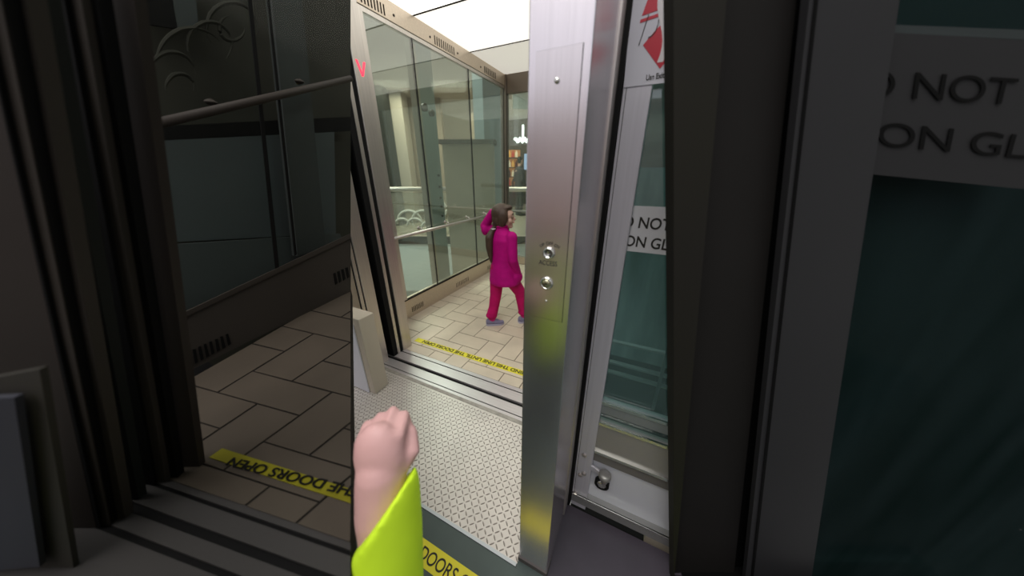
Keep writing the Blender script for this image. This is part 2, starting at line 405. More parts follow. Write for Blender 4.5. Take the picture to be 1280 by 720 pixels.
# ================================================================== GLASS DOOR TO THE RIGHT OF THE POST
DY = 0.845
dr = struct(thing('door_3', 'aluminium framed glass door right of the post', 'door', (0.2, DY, 0))); del dr['category']
obj('gap_seal', box(-0.140, -0.1165, 0.832, 0.90, 0.005, 3.0), black, dr)
st_ = obj('stile', box(-0.1150, -0.0500, 0.845, 0.885, 0.005, 3.0), alu, dr, bevel=0.002)
obj('groove', box(-0.1075, -0.1060, 0.8442, 0.846, 0.03, 3.0), ink_grey, st_)
obj('stile', box(0.285, 0.315, 0.848, 0.885, 0.005, 3.0), alu, dr)
obj('glass_pane', box(-0.05, 0.29, 0.868, 0.876, 0.50, 3.0), glass_door, dr)
obj('rail', box(-0.05, 0.29, 0.850, 0.885, 0.578, 0.626), mat('grey_rail', (0.30, 0.33, 0.34), 0.4, 0.5), dr)
obj('rail_lip', box(-0.05, 0.29, 0.846, 0.852, 0.620, 0.632), chrome, dr)
obj('rail', box(-0.05, 0.29, 0.850, 0.885, 0.385, 0.525), mat('grey_bottom_rail', (0.36, 0.35, 0.34), 0.42, 0.5), dr)
obj('rail_lip', box(-0.05, 0.29, 0.844, 0.852, 0.522, 0.534), chrome, dr)
obj('rail_lip', box(-0.05, 0.29, 0.842, 0.852, 0.374, 0.386), chrome, dr)
obj('apron', box(-0.10, 0.29, 0.866, 0.885, 0.085, 0.374), mat('apron_steel', (0.70, 0.72, 0.76), 0.35, 0.25), dr)
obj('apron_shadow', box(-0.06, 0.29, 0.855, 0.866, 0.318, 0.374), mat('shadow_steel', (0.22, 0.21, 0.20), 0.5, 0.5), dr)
obj('bottom_lip', box(-0.114, 0.29, 0.838, 0.885, 0.040, 0.090), mat('lip_steel', (0.28, 0.28, 0.27), 0.4, 0.5), dr)
obj('lip_edge', box(-0.114, 0.29, 0.836, 0.842, 0.082, 0.090), chrome, dr)
# roller and bolts
rl = thing('door_roller', 'grey guide roller on an arm at the foot of the glass door', 'roller', (0.0, 0.85, 0.27))
obj('arm', slab(NB(), [(-0.088, 0.850, 0.262), (-0.088, 0.850, 0.300), (-0.02, 0.838, 0.290), (-0.01, 0.838, 0.268)], (0, 0.012, 0)), alu, rl, bevel=0.003)
obj('wheel', lathe_cup(NB(), (0.004, 0.838, 0.268), (0, 0, 1), [(0.017, -0.004), (0.023, 0), (0.024, 0.006), (0.024, 0.018), (0.019, 0.023), (0.006, 0.023)]), mat('roller_grey', (0.34, 0.33, 0.31), 0.4, 0.5), rl, True)
obj('bolt', tube(NB(), [(0.004, 0.838, 0.268), (0.004, 0.838, 0.258), (0.004, 0.838, 0.250), (0.004, 0.838, 0.240)], [0.012, 0.0135, 0.012, 0.0125], 14), steel, rl, True)
ct = obj('cup', lathe_cup(NB(), (-0.002, 0.866, 0.203), (0, -1, 0), [(0.029, 0), (0.029, 0.018), (0.022, 0.018), (0.021, 0.008)]), black, rl, True)
obj('cup_face', lathe_cup(NB(), (-0.002, 0.858, 0.203), (0, -1, 0), [(0.021, 0), (0.019, 0.010), (0.010, 0.013), (0.004, 0.010)]), chrome, ct, True)
for x, z in ((-0.085, 0.338), (-0.077, 0.232), (-0.090, 0.215), (-0.100, 0.090)):
    obj('nut', lathe_cup(NB(), (x, 0.846, z), (0, -1, 0), [(0.010, 0), (0.010, 0.006), (0.006, 0.008)], 6), steel, rl)
tag(obj('floor_block', box(0.20, 0.36, 0.87, 0.95, -0.06, -0.008), mat('beige_block', (0.55, 0.48, 0.38), 0.6)), 'pale beige block under the bottom edge of the glass door', 'block')
# hoistway behind that door
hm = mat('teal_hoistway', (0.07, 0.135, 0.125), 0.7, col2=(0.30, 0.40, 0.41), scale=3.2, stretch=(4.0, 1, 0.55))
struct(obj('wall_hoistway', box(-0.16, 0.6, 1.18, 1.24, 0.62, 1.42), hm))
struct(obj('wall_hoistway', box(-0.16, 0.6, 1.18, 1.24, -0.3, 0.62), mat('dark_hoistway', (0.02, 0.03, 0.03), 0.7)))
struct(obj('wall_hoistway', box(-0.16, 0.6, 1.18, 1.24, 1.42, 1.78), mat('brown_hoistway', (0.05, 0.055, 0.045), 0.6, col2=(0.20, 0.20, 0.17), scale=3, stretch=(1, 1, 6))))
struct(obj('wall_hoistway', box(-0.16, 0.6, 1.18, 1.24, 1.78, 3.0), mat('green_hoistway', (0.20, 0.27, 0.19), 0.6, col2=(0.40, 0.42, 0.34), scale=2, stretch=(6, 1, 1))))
for z in (0.76, 0.66, 0.61):  # bars added in place of lines reflected in the door glass
    struct(obj('trim_4', box(-0.1, 0.5, 1.05, 1.07, z, z + 0.008), mat('reflected_rail_grey', (0.36, 0.40, 0.40), 0.4, 0.4)))
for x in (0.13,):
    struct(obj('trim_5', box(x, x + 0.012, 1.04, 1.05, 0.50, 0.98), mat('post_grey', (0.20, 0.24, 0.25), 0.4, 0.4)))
struct(obj('wall_front', box(1.2, 3.6, 0.78, 0.84, 0, 3.0, GM), steel_warm))
# warning sign on the door glass
struct(obj('floor', box(-0.12, 0.6, 0.842, 1.139, -0.12, -0.06), black), 'dark pit under the glass door')
ws = thing('warning_sign', 'white sign with black DO NOT lettering on the bright glass door', 'sign', (0.1, 0.866, 1.25))
obj('panel', slab(NB(), [(-0.058, 0.8665, 1.318), (0.21, 0.8665, 1.318), (0.21, 0.8665, 1.190), (-0.058, 0.8665, 1.190)], (0, 0.0012, 0)), paper, ws)
text('lettering', 'DO NOT', ink, frame_M((0.0505, 0.8660, 1.2575), (1, 0, -0.02), (0, 0, 1)), size=0.043, width=0.150, parent=ws, align='RIGHT', bold=0.0007)
text('lettering', 'LEAN', ink, frame_M((0.068, 0.8660, 1.2570), (1, 0, -0.02), (0, 0, 1)), size=0.043, width=0.105, parent=ws, bold=0.0007)
text('lettering', 'ON GLASS', ink, frame_M((-0.060, 0.8660, 1.2060), (1, 0, -0.02), (0, 0, 1)), size=0.043, width=0.172, parent=ws, bold=0.0007)
# fire notice
fs = thing('fire_notice', 'white fire notice with a red flame diamond at the top of the glass door', 'sign', (0.0, 0.843, 1.6))
obj('sheet', slab(NB(), [(-0.1135, 0.8432, 1.592), (0.16, 0.8432, 1.592), (0.14, 0.8432, 1.96), (-0.1285, 0.8432, 1.96)], (0, 0.0008, 0)), paper_fire, fs)
def D_(pts): return [(x, 0.8428, z) for x, z in pts]
dcx, dz0, dw, dh = -0.040, 1.620, 0.043, 0.049
bm = NB()
def pol(pts): slab(bm, D_(pts), (0, -0.0004, 0))
# red diamond cut by two curved white flames
def flame(off, w0, w1):
    L = []; Rr = []
    for k in range(11):
        z = k / 10; x = off + 0.010 * math.sin(z * 5.2 + 0.4)
        w = w0 + (w1 - w0) * z
        L.append((dcx + x - w, dz0 + 0.012 + z * 0.135)); Rr.append((dcx + x + w, dz0 + 0.012 + z * 0.135))
    return L + Rr[::-1]
pol([(dcx, dz0), (dcx + dw, dz0 + dh), (dcx + 0.02, dz0 + 2.1 * dh), (dcx - 0.02, dz0 + 1.5 * dh), (dcx - dw, dz0 + dh)])
pol([(-0.094, 1.722), (-0.054, 1.727), (-0.060, 1.80), (-0.072, 1.80)])
pol([(-0.096, 1.710), (0.0, 1.722), (0.0, 1.728), (-0.096, 1.716)])
obj('diamond', bm, red_m, fs)
bm = NB(); pts = flame(-0.006, 0.006, 0.0115); n = len(pts) // 2
for i in range(n - 1): slab(bm, [(x, 0.8422, z) for x, z in (pts[i], pts[i + 1], pts[-2 - i], pts[-1 - i])], (0, -0.0003, 0))
pts = flame(0.022, 0.003, 0.010)
for i in range(3, n - 1): slab(bm, [(x, 0.8422, z) for x, z in (pts[i], pts[i + 1], pts[-2 - i], pts[-1 - i])], (0, -0.0003, 0))
obj('flame', bm, mat('flame_white', (0.72, 0.68, 0.68), 0.3), fs)
bm = NB(); tube(bm, [(-0.092, 0.842, 1.670), (-0.085, 0.842, 1.700), (-0.080, 0.842, 1.722)], 0.0009, 6)
obj('figure_outline', bm, ink, fs); bm = NB(); tube(bm, [(-0.074 + 0.016 * math.cos(t), 0.842, 1.705 + 0.024 * math.sin(t)) for t in [i * 0.2 - 1.6 for i in range(10)]], 0.0009, 6)
obj('figure_outline', bm, ink, fs); bm = NB(); tube(bm, [(-0.018 + 0.022 * math.cos(t), 0.842, 1.775 + 0.020 * math.sin(t)) for t in [i * 0.25 - 2.8 for i in range(14)]], 0.0011, 6)
obj('figure_outline', bm, ink, fs)
text('lettering', 'Use Exit', ink, frame_M((-0.066, 0.8428, 1.601), (1, 0, 0.03), (0, 0, 1)), size=0.0150, width=0.038, parent=fs, bold=0.0004)
# white box beside the landing door
wbx = thing('equipment_cover', 'white cover box standing beside the left landing door jamb', 'box', (-1.7, 1.0, 0))
obj('cover', box(-2.0, -1.497, 0.93, 1.04, 0, 0.578), cream_m, wbx, bevel=0.006)
obj('front_panel', box(-2.0, -1.548, 0.918, 0.93, 0, 0.535), white_m, wbx, bevel=0.005)

# ================================================================== MALL BEYOND THE GLASS
mall_floor = mat('mall_floor', (0.50, 0.44, 0.36), 0.35, var=0.08, scale=1.5)
beige_wall = mat('beige_wall', (0.46, 0.40, 0.31), 0.6, var=0.06, scale=1.5)
brown_wall = mat('brown_wall', (0.24, 0.19, 0.135), 0.6)
cream_wall = mat('cream_wall', (0.37, 0.325, 0.26), 0.6)
dark_clad = mat('dark_cladding', (0.022, 0.024, 0.022), 0.8, spec=0.05, var=0.3, scale=3, stretch=(1, 1, 0.3))
pale_fascia = mat('pale_fascia', (0.72, 0.79, 0.77), 0.5)
kiosk_m = mat('kiosk_beige', (0.52, 0.455, 0.35), 0.55, var=0.08, scale=1.2)
struct(obj('floor', box(-9, 8, 6.72, 16, -0.12, 0, GM), mall_floor), 'mall gallery floor beyond the lift')
struct(obj('trim_6', box(-9, 8, 6.68, 6.80, -0.18, -0.005, GM), mat('slab_edge_dark', (0.02, 0.02, 0.018), 0.6)), 'dark slab edge of the gallery')
struct(obj('trim_7', box(-9, 8, 6.70, 6.80, -1.42, -0.18, GM), pale_fascia), 'pale fascia under the gallery')
struct(obj('floor', box(-9, 8, 2.5, 9, -2.6, -2.5, GM), mat('lower_floor', (0.50, 0.54, 0.50), 0.5)), 'floor of the level below')
struct(obj('wall_lower', box(-9, 8, 6.9, 7.0, -2.5, -1.42, GM), mat('lower_wall', (0.48, 0.52, 0.49), 0.6)))
bl = thing('balustrade', 'glass balustrade with etched swirls and a steel tube rail across the atrium', 'balustrade', G(-2, 6.75, 0), YAW)
obj('rail', tube(NB(), [G(-7, 6.75, 1.07), G(-1.42, 6.75, 1.07)], 0.052, 12), steel, bl, True)
for i in range(4):
    obj('glass_pane', box(-7 + i * 1.4, -7 + (i + 1) * 1.4 - 0.03, 6.73, 6.745, 0.03, 1.0, GM), glass_rail, bl)
sw = NB()
for cx, cz, R0, a0, a1 in ((-2.42, 0.30, 0.30, 0.2, 3.2), (-2.10, 0.34, 0.26, 0.0, 3.6), (-1.75, 0.62, 0.22, -2.4, 3.0), (-1.75, 0.62, 0.12, -1.5, 3.4), (-2.30, 0.22, 0.20, 0.0, 3.0), (-2.0, 0.18, 0.16, 0.2, 3.2), (-2.60, 0.24, 0.18, 0.2, 3.3)):
    tube(sw, [G(cx + R0 * math.cos(a0 + (a1 - a0) * k / 14), 6.722, cz + R0 * math.sin(a0 + (a1 - a0) * k / 14)) for k in range(15)], [0.012 + 0.022 * math.sin(PI * k / 14) for k in range(15)], 6)
obj('etched_swirl', sw, mat('etch', (0.62, 0.60, 0.52), 0.7), bl)
bl2 = thing('balustrade', 'short glass balustrade with a steel tube rail seen through the rear glass', 'balustrade', G(0.5, 6.75, 0), YAW)
obj('rail', tube(NB(), [G(-0.25, 6.75, 1.07), G(4, 6.75, 1.07)], 0.052, 12), steel, bl2, True)
obj('glass_pane', box(-0.2, 4, 6.73, 6.745, 0.03, 1.0, GM), glass('clear_rail_glass', (0.88, 0.90, 0.88), 0.04), bl2)
# kiosk-like beige block, pillars, walls
struct(obj('wall_block', box(-1.12, -0.30, 5.0, 5.9, -2.5, 1.84, GM), kiosk_m), 'square beige block rising beside the lift')
struct(obj('trim_8', box(-1.17, -0.26, 4.95, 5.95, 1.84, 1.90, GM), mat('cap_dark', (0.10, 0.08, 0.06), 0.5)))
struct(obj('column_1', box(-4.2, -3.20, 8.2, 8.6, 0, 3.4, GM), dark_clad), 'dark clad pillar behind the balustrade')
struct(obj('column_2', box(-3.45, -2.90, 8.62, 9.1, 0, 3.4, GM), cream_wall), 'cream pillar beside the dark one')
struct(obj('wall_mall', box(-3.2, -2.05, 9.4, 9.6, 0, 3.4, GM), brown_wall))
struct(obj('wall_mall', box(-9, -4.2, 9.0, 9.2, 0, 3.4, GM), beige_wall))
struct(obj('wall_mall', box(-9, 0.0, 8.4, 9.6, 3.4, 6.5, GM), cream_wall), 'cream soffit above the gallery')
struct(obj('wall_mall', box(-1.50, -0.30, 11.6, 11.8, 0, 3.4, GM), beige_wall))
struct(obj('wall_mall', box(-9, 8, 15.8, 16, 0, 6.5, GM), mat('far_wall', (0.30, 0.27, 0.22), 0.7)))
t = thing('switch_plate', 'small dark switch plate pair on the brown mall wall', 'switch', G(-2.72, 9.39, 1.0))
obj('plate', box(-2.82, -2.70, 9.38, 9.4, 1.12, 1.34, GM), mat('switch_grey', (0.10, 0.09, 0.08), 0.5), t)
obj('plate', box(-2.80, -2.71, 9.38, 9.4, 1.42, 1.55, GM), mat('switch_grey2', (0.12, 0.11, 0.10), 0.5), t)
# lift guide columns
gm = mat('guide_steel', (0.32, 0.39, 0.40), 0.4, 0.3, var=0.08, scale=2)
for i, (x0, x1, y0, y1, lab) in enumerate(((-2.46, -2.40, 2.70, 2.93, 'blue-grey steel guide column just outside the left lift glass'), (-2.78, -2.60, 4.30, 4.90, 'wide blue-grey steel column beyond the far end of the left glass'))):
    t = thing('guide_column', lab, 'column', ((x0 + x1) / 2, (y0 + y1) / 2, -2.5))
    obj('shaft', box(x0, x1, y0, y1, -2.5, 3.6), gm, t)
    if i == 0:
        for z in (1.02, 1.12, 1.25, 1.38, 0.9):
            obj('bolt', disc(NB(), (x1, y1 - 0.06, z), (1, 0, 0), 0.014, 0.012, 10), black, t)
        obj('edge_flange', box(x0, x1 + 0.01, y0 - 0.075, y0 - 0.01, -2.5, 3.6), mat('flange', (0.46, 0.42, 0.35), 0.4, 0.4), t)
        obj('bracket_disc', disc(NB(), (XW - 0.05, 2.46, 1.99), (1, 0, 0), 0.035, 0.03, 16), steel_dark, t)
        obj('bracket_disc', disc(NB(), (XW - 0.05, 2.56, 1.96), (1, 0, 0), 0.03, 0.03, 16), steel_dark, t)
# shop with lit shelves, sign, man
shelf_m = mat('shelf_dark', (0.06, 0.04, 0.03), 0.6)
sh = thing('display_shelf', 'warmly lit shop shelving behind the man in the distance', 'shelves', G(0.1, 13.2, 0), YAW)
obj('backboard', box(-0.32, 0.36, 13.5, 13.55, 0.9, 2.35, GM), mat('shelf_back', (0.35, 0.14, 0.06), 0.6, emit=(1.0, 0.42, 0.15), estr=0.35), sh)
for k in range(4):
    obj('shelf', box(-0.32, 0.36, 13.15, 13.5, 0.87 + k * 0.38, 0.90 + k * 0.38, GM), shelf_m, sh)
gc = [mat('goods_red', (0.5, 0.04, 0.03), 0.5, emit=(0.9, 0.1, 0.06), estr=0.25), mat('goods_orange', (0.75, 0.35, 0.06), 0.5, emit=(1, 0.55, 0.15), estr=0.5), mat('goods_cream', (0.8, 0.7, 0.5), 0.5, emit=(1, 0.85, 0.6), estr=0.5), mat('goods_dark', (0.12, 0.03, 0.04), 0.5)]
proto = {}
obj('base', box(-0.32, 0.36, 13.15, 13.55, 0, 0.87, GM), shelf_m, sh)
for k in range(4):
    for j in range(4):
        c = (k * 3 + j * 7 + (j * j) % 3) % 4
        x = -0.26 + j * 0.15; z = 0.902 + k * 0.38
        if c not in proto:
            bm = NB(); bx(bm, -0.05, 0.05, -0.05, 0.05, 0, 0.2); bx(bm, -0.022, 0.022, -0.022, 0.022, 0.2, 0.27)
            o = obj('bottle', bm, gc[c], None, bevel=0.012); proto[c] = o
            tag(o, '%s bottle on the distant shop shelves' % ('red', 'orange', 'cream', 'dark')[c], 'bottle', 'bottles on the distant shop shelves, %s ones' % ('red', 'orange', 'cream', 'dark')[c])
        else:
            o = proto[c].copy(); COL.objects.link(o)
        o.location = G(x, 13.3, z); o.rotation_euler = (0, 0, YAW)
scr = thing('display_screen', 'small bluish lit screen on the shop wall behind the man', 'screen', G(0.7, 12.6, 1.5), YAW)
obj('screen', box(0.50, 0.85, 12.6, 12.65, 1.55, 2.15, GM), mat('screen_blue', (0.3, 0.4, 0.6), 0.4, emit=(0.45, 0.6, 0.95), estr=0.9), scr)
ss = thing('shop_sign', 'glowing white squiggle sign above the distant shop', 'sign', G(0.35, 12.4, 2.5), YAW)
bm = NB(); tube(bm, [G(0.43, 12.4, 3.15), G(0.43, 12.4, 2.62)], 0.045, 8)
tube(bm, [G(0.10 + 0.62 * k / 20, 12.4, 2.62 + 0.07 * math.sin(k * 1.1)) for k in range(21)], 0.05, 8)
obj('sign_tube', bm, mat('sign_white', (1, 1, 1), 0.4, emit=(0.9, 0.95, 1.0), estr=3.5), ss)
struct(obj('wall_shop', box(-0.6, 3.0, 14.3, 14.4, 0, 6, GM), mat('shop_dark', (0.07, 0.06, 0.05), 0.7)))
struct(obj('ceiling_shop', slab(NB(), [G(-0.5, 12.6, 3.3), G(3, 12.6, 3.6), G(3, 8.6, 3.9), G(-0.5, 8.6, 4.6)], (0, 0, 0.1)), mat('sloping_white', (0.62, 0.60, 0.56), 0.6, emit=(1, 0.97, 0.9), estr=0.15)))
struct(obj('trim_16', box(0.02, 2.5, 8.45, 8.5, 2.95, 3.75, GM), mat('upper_glass', (0.32, 0.36, 0.32), 0.3)))
# ================================================================== PEOPLE
def V(*a): return Vector(a)
def hand(bm, wrist, d, back, side, s=1.0, curl=(35, 45, 30), spread=0.06, thumb_curl=25):
    """palm, four bent fingers of unequal length and a thumb leaving the side of the palm"""
    d = Vector(d).normalized(); back = (Vector(back) - d * Vector(back).dot(d)).normalized(); lat = d.cross(back).normalized() * side
    w = Vector(wrist); Mx = Matrix((lat, d, back)).transposed()
    cap(bm, w - d * 0.01 * s, w + d * 0.03 * s, 0.026 * s, 0.030 * s)
    ell(bm, w + d * 0.052 * s, (0.041 * s, 0.047 * s, 0.017 * s), Mx)
    ell(bm, w + d * 0.035 * s + lat * 0.024 * s - back * 0.006 * s, (0.019 * s, 0.030 * s, 0.017 * s), Mx)
    for i, (off, L) in enumerate(((0.031, 0.94), (0.0105, 1.05), (-0.0105, 0.98), (-0.030, 0.78))):
        p = w + d * (0.090 - 0.006 * abs(i - 1)) * s + lat * off * s
        cap(bm, w + d * 0.05 * s + lat * off * 0.8 * s, p, 0.0125 * s, 0.0105 * s, 10)
        ang = 0; dd = (d + lat * spread * (1.5 - i)).normalized()
        for (l, r0, r1), c in zip(((0.043, 0.0102, 0.0092), (0.027, 0.0092, 0.0084), (0.021, 0.0084, 0.0070)), curl):
            ang += math.radians(c); q = p + (dd * math.cos(ang) - back * math.sin(ang)) * l * L * s
            cap(bm, p, q, r0 * s, r1 * s, 10); p = q
    p = w + d * 0.022 * s + lat * 0.026 * s; ang = 0
    td = (d * 0.72 + lat * 0.62 - back * 0.25).normalized()
    for l, r0, r1 in ((0.036, 0.0135, 0.0115), (0.030, 0.0115, 0.0100), (0.024, 0.0100, 0.0080)):
        q = p + td * l * s; cap(bm, p, q, r0 * s, r1 * s, 10); p = q
        td = (td - lat * math.sin(math.radians(thumb_curl)) * 0.8 - back * 0.25).normalized()
def head_parts(bm, c, yaw, hs, pitch=0.0):
    """skull, jaw, nose, lips, brow, ears; returns the head matrix (x right, y forward, z up)"""
    M = Matrix.Translation(Vector(c)) @ Matrix.Rotation(yaw, 4, 'Z') @ Matrix.Rotation(pitch, 4, 'X')
    def e(p, r): ell(bm, M @ Vector([q * hs for q in p]), [q * hs for q in r], M.to_3x3().normalized())
    e((0, -0.008, 0.022), (0.076, 0.094, 0.088)); e((0, 0.020, -0.040), (0.058, 0.066, 0.068)); e((0, 0.062, -0.085), (0.026, 0.024, 0.022))
    e((0, 0.050, 0.018), (0.060, 0.042, 0.050)); e((0, 0.083, -0.048), (0.024, 0.016, 0.013))
    e((0.036, 0.055, -0.032), (0.024, 0.028, 0.026)); e((-0.036, 0.055, -0.032), (0.024, 0.028, 0.026))
    cap(bm, M @ (V(0, 0.087, 0.006) * hs), M @ (V(0, 0.101, -0.022) * hs), 0.009 * hs, 0.0125 * hs, 10)
    for s in (-1, 1): e((s * 0.078, -0.012, -0.010), (0.010, 0.020, 0.030))
    return M
def face(M, hs, root, iris):
    for s in (-1, 1):
        bm = NB(); ell(bm, M @ (V(s * 0.031, 0.081, 0.006) * hs), (0.0095 * hs, 0.0075 * hs, 0.0052 * hs), M.to_3x3().normalized(), 12); ey = obj('eye', bm, eye_white, root, True)
        bm = NB(); ell(bm, M @ (V(s * 0.031, 0.0868, 0.006) * hs), (0.0062 * hs, 0.0035 * hs, 0.0058 * hs), M.to_3x3().normalized(), 10); obj('iris', bm, iris, ey, True)
        bm = NB(); tube(bm, [M @ (V(s * (0.016 + 0.009 * k), 0.0925 - 0.0025 * k * k * 0.6, 0.026 + 0.004 * math.sin(k * 0.9)) * hs) for k in range(4)], 0.0035 * hs, 6); obj('eyebrow', bm, iris, root, True)
    bm = NB(); tube(bm, [M @ (V(x, 0.098 - 9 * x * x, -0.049 + 3 * x * x) * hs) for x in (-0.02, -0.01, 0, 0.01, 0.02)], [0.002 * hs, 0.0045 * hs, 0.005 * hs, 0.0045 * hs, 0.002 * hs], 8)
    obj('lips', bm, lip, root, True)
eye_white = mat('eye_white', (0.55, 0.50, 0.47), 0.4); lip = mat('lip', (0.50, 0.20, 0.18), 0.5)
dark_hair = mat('dark_brown_hair', (0.062, 0.036, 0.022), 0.5, var=0.35, scale=30, stretch=(8, 8, 1), bump=0.4)
skin = mat('skin', (0.62, 0.40, 0.31), 0.5, var=0.05, scale=12)
magenta = mat('magenta_knit', (0.50, 0.002, 0.20), 0.75, spec=0.2, var=0.12, scale=14, bump=0.25)
raspberry = mat('raspberry_trousers', (0.53, 0.006, 0.13), 0.75, spec=0.2, var=0.15, scale=12, bump=0.25)
pink_sock = mat('pink_sock', (0.75, 0.02, 0.27), 0.8)
shoe_m = mat('lavender_shoe', (0.22, 0.21, 0.33), 0.6, var=0.12, scale=20); sole_m = mat('pale_sole', (0.48, 0.46, 0.58), 0.6)

# ---------------- the girl in the lift
LOCAL = True
girl = thing('person', 'girl in magenta tunic and trousers walking inside the lift, arm raised to her hair', 'person', (-1.200, 2.105, 0), math.radians(-27))
HC = V(0.005, 0.095, 1.055); HY = math.radians(-40)
hips_l, hips_r = V(-0.055, 0.06, 0.56), V(0.065, 0.08, 0.56)
kn_l, kn_r = V(-0.058, 0.035, 0.31), V(0.085, 0.225, 0.335)
an_l, an_r = V(-0.06, -0.015, 0.065), V(0.085, 0.275, 0.070)
sh_l, sh_r = V(-0.112, 0.075, 0.895), V(0.118, 0.095, 0.895)
el_l, wr_l = V(-0.185, 0.02, 0.955), V(-0.085, 0.035, 1.085)
el_r, wr_r = V(0.150, 0.085, 0.70), V(0.128, 0.155, 0.565)
bm = NB()
cap(bm, V(0, 0.07, 0.58), V(0, 0.075, 0.84), 0.085, 0.085); cap(bm, V(0, 0.075, 0.84), V(0.002, 0.085, 0.97), 0.07, 0.036)
HM = head_parts(bm, HC, HY, 0.93)
for h_, k_, n_ in ((hips_l, kn_l, an_l), (hips_r, kn_r, an_r)): cap(bm, h_, k_, 0.058, 0.042); cap(bm, k_, n_, 0.042, 0.028)
for n_, td in ((an_l, V(0.45, 1, 0)), (an_r, V(0.25, 1, 0))): cap(bm, n_ - V(0, 0, 0.03), n_ + td.normalized() * 0.09 - V(0, 0, 0.043), 0.026, 0.020)
for s_, e_, w_ in ((sh_l, el_l, wr_l), (sh_r, el_r, wr_r)): cap(bm, s_, e_, 0.036, 0.028); cap(bm, e_, w_, 0.028, 0.020)
hand(bm, wr_l, V(0.55, 0.05, 0.45), V(-0.5, -0.6, 0.5), -1, 0.62, (20, 30, 25))
hand(bm, wr_r, V(-0.25, 0.6, -0.7), V(0.9, 0.2, 0), 1, 0.62, (30, 35, 25))
organic('body', bm, skin, girl, 0.0045, 4)
face(HM, 0.93, girl, mat('brown_eye', (0.05, 0.03, 0.02), 0.4))
bm = NB()
loft(bm, [(V(0, 0.085, 0.985), V(0.050, 0, 0), V(0, 0.050, 0)), (V(0, 0.082, 0.945), V(0.060, 0, 0), V(0, 0.056, 0)), (V(0, 0.080, 0.915), V(0.108, 0, 0), V(0, 0.072, 0)), (V(0, 0.078, 0.86), V(0.128, 0, 0), V(0, 0.088, 0)),
          (V(0, 0.075, 0.74), V(0.112, 0, 0), V(0, 0.088, 0)), (V(0, 0.075, 0.66), V(0.114, 0, 0), V(0, 0.092, 0)), (V(0.003, 0.085, 0.56), V(0.138, 0, 0), V(0, 0.112, 0)), (V(0.006, 0.095, 0.475), V(0.160, 0, 0.004), V(0, 0.135, 0)), (V(0.006, 0.098, 0.445), V(0.158, 0, 0.006), V(0, 0.133, 0))], 28)
cap(bm, sh_l, el_l, 0.050, 0.046); cap(bm, el_l, wr_l, 0.046, 0.032); ell(bm, V(-0.160, 0.005, 0.93), (0.040, 0.038, 0.055))
cap(bm, sh_r, el_r, 0.050, 0.043); cap(bm, el_r, wr_r, 0.043, 0.034)
ell(bm, V(0.125, 0.15, 0.52), (0.045, 0.06, 0.06))
organic('tunic', bm, magenta, girl, 0.006, 5)
bm = NB(); tube(bm, [V(0.052 * math.cos(t), 0.086 + 0.053 * math.sin(t), 0.982 + 0.008 * math.sin(t)) for t in [2 * PI * k / 24 for k in range(25)]], 0.011, 8)
obj('collar', bm, magenta, girl, True)
bm = NB()
cap(bm, V(-0.02, 0.07, 0.60), V(0.02, 0.075, 0.60), 0.095, 0.095)
for h_, k_, n_ in ((hips_l, kn_l, an_l), (hips_r, kn_r, an_r)):
    cap(bm, h_, k_, 0.074, 0.056); m_ = k_.lerp(n_, 0.55); cap(bm, k_, m_, 0.056, 0.050); cap(bm, m_, n_ + V(0, 0, 0.045), 0.050, 0.054)
    ell(bm, n_ + V(0, -0.006, 0.038), (0.056, 0.056, 0.030))
organic('trousers', bm, raspberry, girl, 0.006, 5)
for n_, td in ((an_l, V(0.50, 1, 0)), (an_r, V(0.25, 1, 0))):
    td.normalize(); lat = td.cross(V(0, 0, 1))
    bm = NB(); cap(bm, n_ + V(0, 0, 0.04), n_ - V(0, 0, 0.01), 0.036, 0.034); obj('sock', bm, pink_sock, girl, True)
    bm = NB(); b_ = V(n_.x, n_.y, 0)
    loft(bm, [(b_ + td * (x - 0.05) + V(0, 0, z), lat * w, V(0, 0, hh)) for x, w, z, hh in ((-0.012, 0.012, 0.030, 0.016), (0.0, 0.030, 0.034, 0.030), (0.04, 0.036, 0.036, 0.034), (0.085, 0.036, 0.030, 0.027), (0.125, 0.038, 0.024, 0.020), (0.155, 0.028, 0.021, 0.016), (0.168, 0.010, 0.018, 0.009))], 18)
    sho = organic('shoe', bm, shoe_m, girl, 0.004, 4)
    bm = NB(); ring = [(-0.062, 0.016), (-0.05, 0.032), (0, 0.038), (0.04, 0.039), (0.075, 0.041), (0.105, 0.031), (0.120, 0.012)]
    slab(bm, [b_ + td * x + lat * w for x, w in ring] + [b_ + td * x - lat * w for x, w in ring[::-1]], (0, 0, 0.015)); obj('sole', bm, sole_m, sho)
def hp(x, y, z): return HM @ (V(x, y, z) * 0.93)
R3 = HM.to_3x3().normalized()
bm = NB()
ell(bm, hp(0, -0.024, 0.034), (0.080, 0.088, 0.083), R3); ell(bm, hp(0, -0.045, -0.02), (0.074, 0.064, 0.075), R3)
ell(bm, hp(0, 0.035, 0.082), (0.060, 0.045, 0.024), R3)
for s in (-1, 1): ell(bm, hp(s * 0.072, -0.004, 0.000), (0.024, 0.046, 0.066), R3); ell(bm, hp(s * 0.055, -0.012, -0.055), (0.020, 0.035, 0.040), R3)
ell(bm, hp(-0.015, -0.075, -0.085), (0.036, 0.032, 0.050), R3)
tie = V(-0.030, 0.006, 0.955)
cap(bm, hp(-0.02, -0.075, -0.10), tie, 0.034, 0.018)
pts = [tie, V(-0.040, -0.032, 0.88), V(-0.036, -0.036, 0.80), V(-0.028, -0.034, 0.72), V(-0.020, -0.030, 0.655)]
for (p0, p1), (r0, r1) in zip(zip(pts, pts[1:]), ((0.020, 0.036), (0.036, 0.033), (0.033, 0.022), (0.022, 0.007))): cap(bm, p0, p1, r0, r1)
